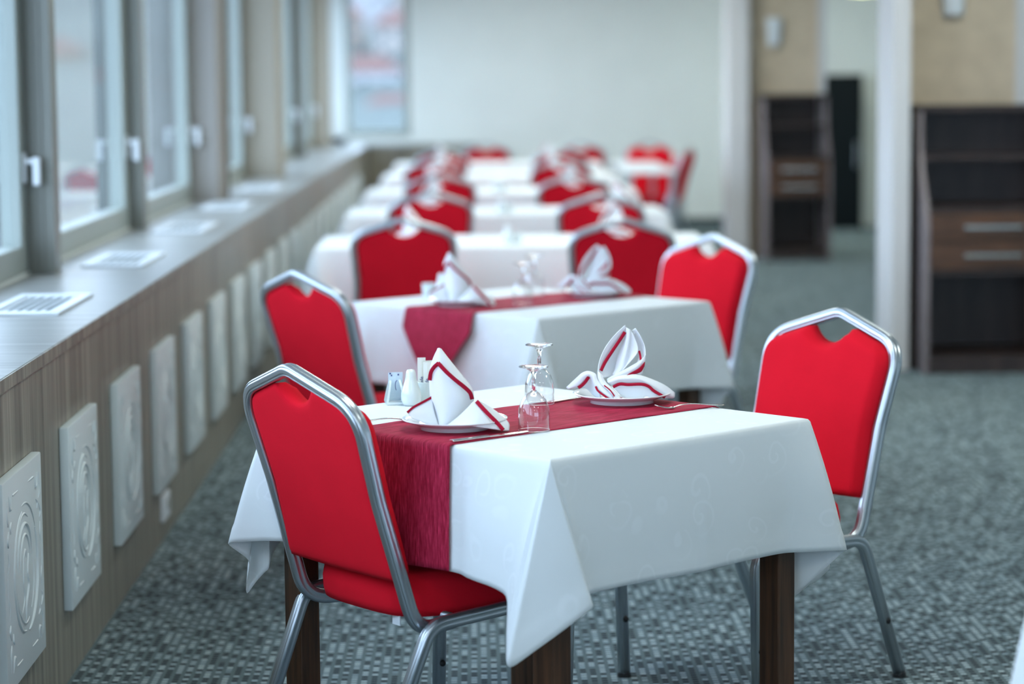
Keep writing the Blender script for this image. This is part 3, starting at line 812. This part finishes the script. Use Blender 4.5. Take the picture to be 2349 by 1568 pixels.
# ------------------------------------------------------------------ tableware
ZS = ZT+.0068      # runner surface
ZCL = ZT+.0040     # cloth surface
def on(tbl, u, v, z=ZS):
    th = tbl.rotation_euler[2]; return (tbl.location[0]+u*math.cos(th)-v*math.sin(th), tbl.location[1]+u*math.sin(th)+v*math.cos(th), z)
def make_plate(R=.114):
    b = MB(); b.lathe([(0, .004), (.062, .004), (.068, .0), (.074, .0), (.073, .006), (.090, .012), (R-.003, .0195), (R, .0215), (R-.001, .0235), (R-.012, .021), (.082, .0125), (.070, .0085), (0, .0085)], 56)
    return b.build('dinner_plate', M_CHINA, None, True)
plate0 = make_plate(); up_ = [False]
def plate(loc, label, g='white dinner plates'):
    o = plate0 if not up_[0] else plate0.copy()
    if up_[0]: C.objects.link(o)
    up_[0] = True; o.location = loc; tag(o, label, 'plate', g); return o

def patch(b, curves, nu=14, nv=20, mi=0):
    """loft between control curves"""
    cs = [cr(c, nv) for c in curves]
    G = [[None]*nv for _ in range(nu)]
    for j in range(nv):
        col = cr([c[j] for c in cs], nu) if len(cs) > 2 else [cs[0][j].lerp(cs[1][j], i/(nu-1)) for i in range(nu)]
        for i in range(nu): G[i][j] = col[i]
    b.cur = mi; b.grid(G); b.cur = 0
def ribbon(b, P, wid, off, nrm=(0, -1, 0), n=24, mi=1):
    Q = cr(P, n); N_ = Vector(nrm).normalized(); L, R_ = [], []
    for i, p in enumerate(Q):
        t = (Q[min(i+1, n-1)]-Q[max(i-1, 0)]).normalized(); s = t.cross(N_).normalized()*wid/2
        L.append(p+s+N_*off); R_.append(p-s+N_*off)
    b.cur = mi; b.grid([L, R_]); b.cur = 0

# tent napkin; x right, z up in the viewer's facing frame, y depth. units: picture steps of 1/1070 m about (1043, 985)
def tent_napkin():
    s = 1/1060; X = lambda px, py, d: ((px-1043)*s, d, (988-py)*s)
    b = MB()
    # tall folded cone: left edge, ridge, right edge
    left = [X(1006, 815, .004), X(994, 840, .0), X(987, 868, -.004), X(986, 905, -.010), X(990, 945, -.020), X(997, 986, -.034)]
    mid = [X(1010, 814, .0), X(1011, 850, -.018), X(1018, 890, -.034), X(1022, 925, -.046), X(1020, 955, -.052), X(1012, 988, -.052)]
    mid2 = [X(1012, 815, .001), X(1030, 850, -.014), X(1048, 885, -.028), X(1058, 920, -.038), X(1052, 955, -.044), X(1030, 988, -.046)]
    right = [X(1014, 816, .004), X(1036, 845, .002), X(1060, 875, .0), X(1082, 905, -.004), X(1087, 930, -.010), X(1078, 960, -.02)]
    patch(b, [left, mid, mid2, right], 22, 28)
    backl = [X(1006, 815, .004), X(1000, 850, .025), X(1003, 880, .04), X(1010, 920, .05), X(1015, 950, .055), X(1018, 985, .06)]
    patch(b, [left, backl, right], 16, 24)
    # red stripe, an inverted V following the cone
    def on_cone(P): return [Vector(p)+Vector((0, -.0015, 0)) for p in P]
    ribbon(b, on_cone([X(987, 886, -.0115), X(990, 868, -.0135), X(997, 856, -.0165), X(1008, 846, -.0185)]), .0085, .0015)
    ribbon(b, on_cone([X(1006, 845, -.0185), X(1026, 866, -.0265), X(1046, 884, -.0285), X(1064, 899, -.0265), X(1078, 914, -.019), X(1083, 930, -.0135)]), .0085, .003)
    # right wing, folded forward over the plate
    top = [X(1022, 986, -.056), X(1050, 964, -.062), X(1072, 944, -.056), X(1090, 929, -.040), X(1110, 938, -.030), X(1135, 955, -.022), X(1158, 975, -.020)]
    midw = [X(1018, 990, -.064), X(1050, 978, -.080), X(1080, 965, -.082), X(1105, 955, -.070), X(1125, 962, -.060), X(1145, 972, -.050), X(1166, 984, -.038)]
    bot = [X(1014, 990, -.070), X(1045, 984, -.090), X(1075, 979, -.098), X(1100, 982, -.096), X(1130, 988, -.086), X(1152, 993, -.074), X(1165, 995, -.062)]
    patch(b, [top, midw, bot], 14, 30)
    inner = [X(1014, 991, -.05), X(1045, 989, -.05), X(1075, 990, -.055), X(1100, 990, -.06), X(1120, 990, -.06), X(1140, 990, -.05), X(1150, 990, -.04)]
    patch(b, [top, inner], 8, 30)
    ribbon(b, [X(1092, 930, -.044), X(1108, 946, -.062), X(1124, 962, -.070), X(1138, 976, -.073), X(1151, 991, -.080)], .0085, .004)
    # left wing
    t2 = [X(992, 922, -.010), X(972, 932, -.016), X(950, 943, -.020), X(934, 955, -.026)]
    m2 = [X(996, 950, -.036), X(978, 955, -.038), X(958, 957, -.036), X(940, 961, -.034)]
    b2 = [X(1006, 984, -.050), X(986, 982, -.052), X(965, 974, -.048), X(944, 966, -.040)]
    patch(b, [t2, m2, b2], 12, 18)
    patch(b, [t2, [X(1000, 985, 0), X(980, 980, .0), X(962, 974, -.005), X(940, 964, -.015)]], 6, 18)
    ribbon(b, [X(992, 924, -.014), X(972, 934, -.020), X(950, 945, -.024), X(936, 956, -.030)], .005, .003)
    return b
def lily_napkin():
    s = 1/6.525/975; X = lambda px, py, d: ((px-960)*s, d, (1195-py)*s)
    b = MB()
    Lo = [X(1010, 122, .004), X(870, 250, .0), X(730, 420, -.008), X(645, 590, -.014), X(608, 760, -.022), X(640, 890, -.030)]
    Lo2 = [X(1022, 150, .008), X(920, 290, .006), X(790, 460, .0), X(700, 620, -.006), X(655, 775, -.014), X(690, 880, -.022)]
    Lm = [X(1030, 180, .018), X(985, 340, .028), X(930, 500, .030), X(890, 640, .026), X(850, 760, .016), X(790, 880, .0)]
    Li = [X(1050, 190, .020), X(1030, 340, .034), X(1010, 500, .036), X(985, 640, .030), X(960, 760, .018), X(860, 880, .0)]
    patch(b, [Lo, Lo2, Lm, Li], 24, 30)
    # centre folds
    C0 = [X(1030, 160, .006), X(1010, 330, .010), X(950, 480, .010), X(890, 640, .006), X(860, 780, .0), X(820, 850, -.006)]
    C1 = [X(1070, 180, .0), X(1060, 330, -.002), X(1020, 520, -.004), X(985, 650, -.006), X(950, 770, -.010), X(860, 850, -.012)]
    C2 = [X(1100, 205, .004), X(1110, 330, .004), X(1090, 500, .004), X(1060, 620, .002), X(1020, 720, -.004), X(940, 800, -.010)]
    C3 = [X(1130, 260, .0), X(1190, 400, -.004), X(1200, 510, -.006), X(1130, 610, -.010), X(1050, 700, -.012), X(980, 780, -.014)]
    patch(b, [C0, C1, C2, C3], 26, 26)
    # right petal
    Ro = [X(1165, 172, .010), X(1240, 290, .006), X(1296, 420, .002), X(1313, 530, -.006), X(1300, 660, -.012), X(1250, 800, -.014)]
    R2 = [X(1150, 180, .014), X(1200, 300, .014), X(1250, 430, .012), X(1270, 540, .008), X(1250, 660, .004), X(1200, 800, -.002)]
    Ri = [X(1110, 205, .012), X(1150, 320, .020), X(1190, 440, .022), X(1215, 560, .018), X(1200, 660, .012), X(1120, 820, .004)]
    patch(b, [Ro, R2, Ri], 14, 24)
    # wrap band crossing the front
    patch(b, [[X(1312, 545, -.010), X(1230, 625, -.020), X(1080, 710, -.028), X(930, 785, -.034), X(800, 850, -.036), X(740, 890, -.034)],
              [X(1308, 600, -.014), X(1210, 690, -.026), X(1060, 770, -.034), X(920, 830, -.038), X(800, 880, -.038), X(745, 905, -.036)],
              [X(1300, 655, -.016), X(1200, 750, -.026), X(1060, 815, -.034), X(940, 855, -.036), X(830, 890, -.036), X(760, 912, -.036)]], 10, 26)
    patch(b, [[X(1300, 655, -.016), X(1180, 740, -.026), X(1040, 815, -.034), X(900, 870, -.034)], [X(1262, 830, -.012), X(1150, 880, -.018), X(1020, 900, -.022), X(900, 900, -.024)]], 6, 16)
    patch(b, [[X(1300, 650, -.0195), X(1210, 735, -.0300), X(1110, 790, -.0345), X(1030, 832, -.0385)], [X(1292, 715, -.0195), X(1240, 790, -.0285), X(1140, 822, -.0325), X(1035, 836, -.0385)]], 4, 16, 1)
    ribbon(b, [X(1008, 225, .009), X(940, 330, .006), X(820, 500, -.002), X(720, 650, -.008), X(655, 775, -.016)], .0075, .006)
    ribbon(b, [X(1212, 500, .010), X(1228, 560, .006), X(1238, 625, -.004)], .005, .012)
    # left wing: arch
    patch(b, [[X(140, 1030, -.010), X(260, 915, -.016), X(380, 805, -.022), X(480, 775, -.028), X(580, 815, -.034), X(610, 900, -.040), X(720, 1010, -.050), X(850, 1120, -.060)],
              [X(170, 1050, -.016), X(300, 960, -.022), X(400, 850, -.028), X(480, 815, -.034), X(545, 845, -.040), X(580, 930, -.046), X(690, 1060, -.056), X(840, 1170, -.066)],
              [X(210, 1045, -.016), X(330, 985, -.022), X(420, 890, -.026), X(480, 850, -.030), X(525, 880, -.036), X(565, 970, -.044), X(670, 1100, -.054), X(830, 1190, -.064)]], 10, 40)
    patch(b, [[X(200, 1045, -.014), X(330, 985, -.018), X(430, 880, -.020), X(490, 845, -.024), X(530, 880, -.030), X(570, 980, -.038), X(640, 1080, -.045)],
              [X(260, 1040, .0), X(340, 1030, .0), X(430, 1050, .004), X(490, 1100, .004), X(540, 1150, .0), X(590, 1170, -.01), X(660, 1180, -.03)]], 10, 24)
    ribbon(b, [X(475, 862, -.020), X(430, 930, -.018), X(375, 990, -.015), X(320, 1030, -.011)], .0075, .009)
    ribbon(b, [X(575, 985, -.044), X(610, 1045, -.050), X(700, 1110, -.057), X(820, 1188, -.066)], .0045, .005)
    # centre fold running down to the plate
    patch(b, [[X(606, 770, -.026), X(608, 870, -.036), X(660, 960, -.046), X(770, 1050, -.058), X(860, 1140, -.068)],
              [X(640, 800, -.034), X(660, 900, -.044), X(730, 980, -.054), X(840, 1070, -.066), X(920, 1170, -.074)],
              [X(670, 830, -.030), X(720, 920, -.040), X(800, 990, -.050), X(890, 1070, -.062), X(950, 1160, -.070)]], 10, 26)
    ribbon(b, [X(700, 960, -.060), X(790, 1030, -.066), X(850, 1110, -.072)], .003, .002, mi=1)
    ribbon(b, [X(940, 1130, -.070), X(945, 1165, -.070), X(915, 1190, -.070)], .007, .008)
    # right wing
    U = [X(740, 912, -.036), X(880, 845, -.036), X(1020, 822, -.034), X(1170, 820, -.030), X(1380, 890, -.026), X(1580, 985, -.020), X(1735, 1110, -.012)]
    U2 = [X(760, 935, -.044), X(900, 880, -.050), X(1040, 868, -.050), X(1200, 872, -.048), X(1340, 935, -.042), X(1520, 1050, -.034), X(1730, 1170, -.018)]
    U3 = [X(810, 970, -.042), X(930, 930, -.046), X(1060, 928, -.046), X(1260, 930, -.044), X(1350, 985, -.040), X(1470, 1095, -.034), X(1700, 1192, -.020)]
    patch(b, [U, U2, U3], 12, 34)
    patch(b, [U, [X(800, 1000, .0), X(900, 1000, .0), X(1050, 1020, .0), X(1200, 1050, .0), X(1400, 1100, .0), X(1560, 1140, .0), X(1730, 1170, -.004)]], 8, 30)
    Dn = [X(850, 1010, -.044), X(930, 1110, -.046), X(1040, 1180, -.046), X(1200, 1192, -.044), X(1290, 1150, -.040), X(1420, 1160, -.036), X(1590, 1170, -.026)]
    patch(b, [[Vector(p)+Vector((0, .003, 0)) for p in U3], Dn], 10, 34)
    ribbon(b, [X(830, 992, -.048), X(930, 948, -.052), X(1050, 955, -.052), X(1240, 952, -.050), X(1345, 985, -.046), X(1430, 1060, -.042), X(1590, 1162, -.032)], .0070, .005, n=36)
    return b
def nap(bld, name, loc, label, cache={}):
    if bld not in cache:
        o = bld().build('folded_napkin', M_WHITE, None, True, mats=[M_WHITE, M_STRIPE])
        md = o.modifiers.new('thickness', 'SOLIDIFY'); md.thickness = .0016; md.offset = -1
        cache[bld] = o
    else: o = cache[bld].copy(); C.objects.link(o)
    o.location = loc; tag(o, label, 'napkin', 'folded napkins'); return o
def setting(px_loc, bld, lab_p, lab_n, yaw_):
    plate(px_loc, lab_p)
    o = nap(bld, '', (px_loc[0], px_loc[1], px_loc[2]+.0095), lab_n); o.rotation_euler = (0, 0, yaw_)
    return o
vd = lambda p: -math.atan2(p[0], p[1])
pL = on(tb1, -.246, -.003); pR = on(tb1, .305, .028)
setting(pL, tent_napkin, 'white dinner plate on the runner at the left end of the front table', 'white napkin with crimson stripe folded into a pointed tent on the front table', vd(pL))
setting(pR, lily_napkin, 'white dinner plate at the right end of the front table under the lily napkin', 'white napkin with crimson stripes folded into a lily on the front table', vd(pR))
p = on(tb2, -.262, .065); setting(p, tent_napkin, 'blurred white plate at the left end of the second table', 'blurred tent-folded napkin on the second table', vd(p))
p = on(tb2, .263, -.047); setting(p, lily_napkin, 'blurred white plate at the right end of the second table', 'blurred lily-folded napkin on the second table', vd(p))
for i, (y, nm) in enumerate(zip(row_y, rn)):
    for j, xc in enumerate((-.2705, .6205)):
        x_ = xc+(.02, .22)[j] if i == 1 else xc; y_ = y+(.40 if i == 1 else .22)
        kind = (lily_napkin, tent_napkin)[(i+j+1) % 2]
        kn = 'lily' if kind is lily_napkin else 'tent'
        sd = ('left', 'right')[j]
        setting((x_, y_, ZCL), kind, 'blurred white plate on the %s half of the %s row' % (sd, nm), 'blurred %s-folded napkin on the %s half of the %s row' % (kn, sd, nm), vd((x_, y_)))

def make_glass(loc, lab):
    r = empty('wine_glass', loc, 0, lab, 'glass', 'upturned wine glasses')
    b = MB(); b.lathe([(.0334, 0), (.0338, .012), (.0338, .030), (.0322, .048), (.0265, .065), (.0165, .0768), (.0078, .0820), (.0045, .0835)], 56)
    b.build('bowl', M_THIN, r, True)
    b = MB(); b.lathe([(0, .0790), (.0060, .0810), (.0078, .0822), (.0060, .0845), (.0046, .0880), (.0041, .100), (.0045, .118), (.0085, .1275), (.020, .1325), (.0315, .1352), (.0322, .1365), (.031, .1375), (.015, .1380), (0, .1383)], 40)
    b.build('stem', M_GLASS, r, True)
    b = MB(); P = [(.0334*math.cos(q*PI/24), .0334*math.sin(q*PI/24), .0007) for q in range(49)]; b.tube(P, circ(.0007, 8), (0, 0, 1), False); b.build('rim', M_GLASS, r, True)
    return r
make_glass(on(tb1, -.150, -.148, ZS), 'clear wine glass standing upside down, nearer of the two on the front table')
make_glass(on(tb1, .158, .150, ZS), 'clear wine glass upside down behind the nearer glass on the front table')
make_glass(on(tb2, -.110, -.080, ZS), 'blurred upturned wine glass on the second table, nearer one')
make_glass(on(tb2, .155, .140, ZS), 'blurred upturned wine glass on the second table, farther one')
# cutlery
def make_fork():
    b = MB(); L = .19
    hp = [(-.1, 0, .004), (-.06, 0, .0065), (-.01, 0, .010), (.025, 0, .0075), (.042, 0, .003)]
    Q = cr(hp, 24); prof = lambda w, h: [(w*math.cos(2*PI*k_/10), h*math.sin(2*PI*k_/10)) for k_ in range(10)]
    v = []; f = []
    for i, p in enumerate(Q):
        w_ = interp(i/23, [0, .1, .6, .9, 1], [.006, .0075, .0035, .0035, .008])
        for a_, c in prof(w_, .0013): v.append(p+Vector((0, a_, c)))
    for i in range(23):
        for k_ in range(10): f.append((i*10+k_, i*10+(k_+1) % 10, (i+1)*10+(k_+1) % 10, (i+1)*10+k_))
    f.append(tuple(range(10))); b.add(v, f)
    for s in (-1.5, -.5, .5, 1.5):
        P = cr([(.040, s*.0045, .0030), (.055, s*.0058, .0022), (.072, s*.0058, .0045), (.092, s*.0056, .0095)], 12); b.tube(P, circ(.0013, 6), (0, 0, 1))
    b.grid([[(.040, -.0080, .003), (.040, .0080, .003)], [(.050, -.0096, .0022), (.050, .0096, .0022)], [(.056, -.0098, .0024), (.056, .0098, .0024)]])
    o = b.build('fork', M_STEEL, None, True); return o
def make_knife():
    b = MB()
    b.box(-.11, -.01, -.0065, .0065, 0, .005, .0018)
    v = [(-.01, -.005, 0), (.075, -.009, 0), (.098, -.002, 0), (.095, .004, 0), (-.01, .004, 0)]; n = len(v)
    vv = [(x, y, .0014) for x, y, z in v]+[(x, y, .0026) for x, y, z in v]
    b.add(vv, [tuple(range(n))[::-1], tuple(range(n, 2*n))]+[(i, (i+1) % n, n+(i+1) % n, n+i) for i in range(n)])
    return b.build('table_knife', M_STEEL, None, True, sharp=30)
def place(o, tbl, u0, v0, u1, v1, z=ZS+.0003):
    u, v = (u0+u1)/2, (v0+v1)/2; o.location = on(tbl, u, v, z); o.rotation_euler = (0, 0, math.atan2(v1-v0, u1-u0)+tbl.rotation_euler[2])
fk = make_fork(); kn_ = make_knife()
place(fk, tb1, -.372, .186, -.215, .145); tag(fk, 'steel fork lying left of the tent napkin plate on the front table', 'fork', 'steel cutlery')
f2 = fk.copy(); C.objects.link(f2); f2.scale = (.84, .95, .95); place(f2, tb1, .395, -.197, .262, -.118); tag(f2, 'steel fork lying before the lily napkin plate on the runner', 'fork', 'steel cutlery')
place(kn_, tb1, -.385, -.150, -.175, -.163); tag(kn_, 'steel table knife lying by the nearer wine glass on the runner edge', 'knife', 'steel cutlery')
k2 = kn_.copy(); C.objects.link(k2); place(k2, tb1, .385, .145, .18, .138); tag(k2, 'steel table knife lying behind the lily napkin plate', 'knife', 'steel cutlery')

# shakers, cup, holder, sachets
def make_shaker():
    b = MB(); b.lathe([(0, 0), (.016, 0), (.0205, .004), (.0232, .014), (.0238, .024), (.0220, .035), (.0175, .047), (.0138, .058), (.0120, .068), (.0112, .076), (.0085, .0825), (0, .084)], 40)
    return b.build('salt_shaker', M_CHINA2, None, True)
def make_cup():
    b = MB(); b.lathe([(0, 0), (.019, 0), (.0205, .003), (.0220, .045), (.0225, .047), (.0205, .047), (.0195, .006), (0, .005)], 36)
    return b.build('sachet_cup', M_CHINA2, None, True)
def make_holder():
    """two leaning ceramic fins on a base"""
    b = MB()
    for s in (-1, 1):
        v = []; f = []; n = 12
        for yy in (s*.008, s*.013):
            for k_ in range(n+1):
                a_ = PI*k_/n; v.append((.030*math.cos(a_), yy+s*.010*(1-math.sin(a_)), .004+.052*math.sin(a_)))
        for k_ in range(n): f.append((k_, k_+1, n+2+k_, n+1+k_))
        f.append(tuple(range(n+1))); f.append(tuple(range(n+1, 2*n+2))); f.append((0, n, 2*n+1, n+1)); b.add(v, f)
    b.box(-.030, .030, -.022, .022, 0, .006, .002)
    return b.build('sachet_holder', M_CHINA2, None, False)
sh0 = make_shaker(); cu0 = make_cup(); ho0 = make_holder()
sh0.location = on(tb1, -.050, .361, ZCL); tag(sh0, 'white pear-shaped ceramic salt shaker on the front table', 'shaker', 'white ceramic shakers')
cu0.location = on(tb1, .016, .384, ZCL); tag(cu0, 'small white ceramic cup of sachets behind the tent napkin', 'cup', 'white ceramic sachet cups')
ho0.location = on(tb1, -.055, .412, ZCL); ho0.rotation_euler = (0, 0, TH1+.95); tag(ho0, 'white ceramic sachet holder left of the salt shaker', 'holder')
def text_mesh(s, size, name='print'):
    cu = bpy.data.curves.new(name, 'FONT'); cu.body = s; cu.size = size; cu.extrude = .00015; cu.align_x = 'CENTER'; cu.align_y = 'CENTER'
    o = bpy.data.objects.new(name, cu); C.objects.link(o); dg = bpy.context.evaluated_depsgraph_get()
    me = bpy.data.meshes.new_from_object(o.evaluated_get(dg)); bpy.data.objects.remove(o); me.materials.clear(); me.materials.append(M_INK)
    t = bpy.data.objects.new(name, me); C.objects.link(t); return t
def sachet(loc, rz, tilt, h, wd, m, label, prn=None):
    r = empty('sachet', loc, rz, label, 'sachet', 'paper sachets')
    b = MB(); n = 8; rows = []
    for j in range(n+1):
        z = h*j/n; th = .0018*math.sin(PI*j/n)
        rows.append((z, th))
    v = []; f = []
    for z, th in rows:
        v += [(-wd/2, 0, z), (0, -th-.0004, z), (wd/2, 0, z), (0, th+.0004, z)]
    for j in range(n):
        for k_ in range(4): f.append((j*4+k_, j*4+(k_+1) % 4, j*4+4+(k_+1) % 4, j*4+4+k_))
    f += [(0, 1, 2, 3), tuple(n*4+k_ for k_ in range(4))]; o = mk('wrapper', v, f, m, r, False); r.rotation_euler = (tilt, 0, rz)
    if prn:
        t = text_mesh(prn, .0125); t.parent = r; t.location = (0, -.0030, h*.42); t.rotation_euler = (PI/2, -PI/2, 0); t.name = 'lettering'
    return r
cx, cy, cz = cu0.location; fr = -vd((cx, cy))
sachet((cx-.009, cy-.004, cz+.008), 0.1, .0, .096, .019, M_PAPER, 'cream sugar sachet with blue script, leftmost in the ceramic cup', 'Cafe')
sachet((cx+.004, cy-.009, cz+.008), -.1, .0, .086, .019, M_PAPER, 'cream paper sachet in the middle of the cup, printed in blue', 'Cafe')
sachet((cx+.008, cy+.004, cz+.008), .3, .0, .088, .018, M_PAPER, 'cream paper sachet at the right of the cup, touching the tent napkin')
sachet((cx-.004, cy+.008, cz+.008), -.3, .0, .084, .018, M_PAPER, 'cream paper sachet at the back of the cup')
hx, hy, hz_ = ho0.location
s1 = sachet((hx+.002, hy-.002, hz_+.007), .2, -.03, .066, .034, M_PAPERB, 'pale blue sachet with blue marks standing in the ceramic holder')
b = MB()
for (x, z) in ((-.0125, .0635), (-.0095, .059), (.0065, .0605)): b.box(x-.0016, x+.0016, -.0030, -.0022, z-.0018, z+.0018)
b.tube([(.003+.004*math.cos(q), -.0026, .035+.012*math.sin(q)) for q in [1.4+k_*.35 for k_ in range(9)]], circ(.0007, 6), (0, 1, 0)); b.build('printed_mark', M_INK, s1)
# second and third table condiments
def cp(o, loc, lab, g=None):
    c = o.copy(); C.objects.link(c); c.location = loc; c['label'] = lab; return c
cp(sh0, on(tb2, -.095, .34, ZCL), 'blurred white shaker left of the tent napkin on the second table')
cp(cu0, on(tb2, -.060, .30, ZCL), 'blurred white cup beside the shaker on the second table')
cp(cu0, on(tb2, -.115, .385, ZCL), 'blurred white cup at the left edge of the second table')
for i, (y, nm) in enumerate(zip(row_y[:3], rn)):
    cp(sh0, (.150, y+.17, ZCL), 'blurred white shaker in the middle of the %s row table' % nm)
    cp(cu0, (.195, y+.19, ZCL), 'blurred white cup in the middle of the %s row table' % nm)

# ------------------------------------------------------------------ outside
M_GRASS = plaster('hillside_vegetation', srgb(68, 76, 72), .25, .02)
M_PAVE = plaster('asphalt_ground', srgb(80, 84, 88), .1, .05)
def hill():
    b = MB(); G = []
    for j in range(30):
        t = j/29; y = 160+t*1100; row = []
        for i in range(40):
            x = -700+i*32; z = -14+60*max(0, t-.08)**.9*1.6+6*math.sin(x*.013+j*.5)*t+4*math.sin(x*.03+j); row.append((x, y-abs(x)*.15, z))
        G.append(row)
    b.grid(G); return tag(b.build('hillside', M_GRASS, None, True), 'green-grey hillside rising beyond the windows', kind='structure')
hill()
struct('ground_outside', M_PAVE, (-900, XW-.3, -60, 260, -12.2, -12), (XW-.3, 500, YF+1, 260, -12.2, -12))
M_HW = [mat('house_render_a', srgb(150, 144, 138), .9), mat('house_render_b', srgb(140, 124, 112), .9), mat('house_render_c', srgb(168, 168, 170), .9)]
M_ROOF = mat('terracotta_roof', srgb(100, 72, 66), .85)
M_HWIN = mat('house_window', srgb(60, 70, 80), .2)
def house(x, y, z, w_, d_, h_, m, label, rz=0):
    t = empty('house', (x, y, z), rz, label, 'house', 'houses on the hillside')
    b = MB(); b.box(-w_/2, w_/2, -d_/2, d_/2, -8, h_); b.build('walls', m, t)
    o = .5; v = [(-w_/2-o, -d_/2-o, h_), (w_/2+o, -d_/2-o, h_), (w_/2+o, d_/2+o, h_), (-w_/2-o, d_/2+o, h_), (-w_/4, 0, h_+2.6), (w_/4, 0, h_+2.6)]
    mk('roof', v, [(0, 1, 5, 4), (1, 2, 5), (2, 3, 4, 5), (3, 0, 4), (0, 3, 2, 1)], M_ROOF, t, False)
    for k_ in range(3):
        for r_ in range(2):
            b = MB(); xx = -w_/3+k_*w_/3; b.box(xx-.5, xx+.5, -d_/2-.05, -d_/2+.02, 1+r_*2.8, 2.4+r_*2.8); b.build('window', M_HWIN, t)
hl = [(-12, 430, 4, 10), (-24, 440, 6, 9), (-17, 400, -4, 11), (-29, 395, -3, 10), (-9, 470, 14, 9), (-20, 480, 15, 10), (-33, 470, 12, 9), (-22, 360, -12, 12), (-12, 370, -10, 9),
      (-60, 420, -6, 12), (-75, 440, 0, 11), (-48, 400, -8, 10), (-90, 430, -4, 12), (-42, 450, 4, 10)]
pos = ['lower left', 'upper middle', 'lower middle', 'left', 'upper right', 'top', 'upper left', 'bottom left', 'bottom right', 'far left', 'farther left', 'near left', 'outermost left', 'middle left']
for i, (x, y, z, w_) in enumerate(hl):
    house(x, y, z, w_, 8, 6.5, M_HW[i % 3], 'blurred red-roofed house on the hillside seen through the windows, %s of the cluster' % pos[i], .2*math.sin(i*3))
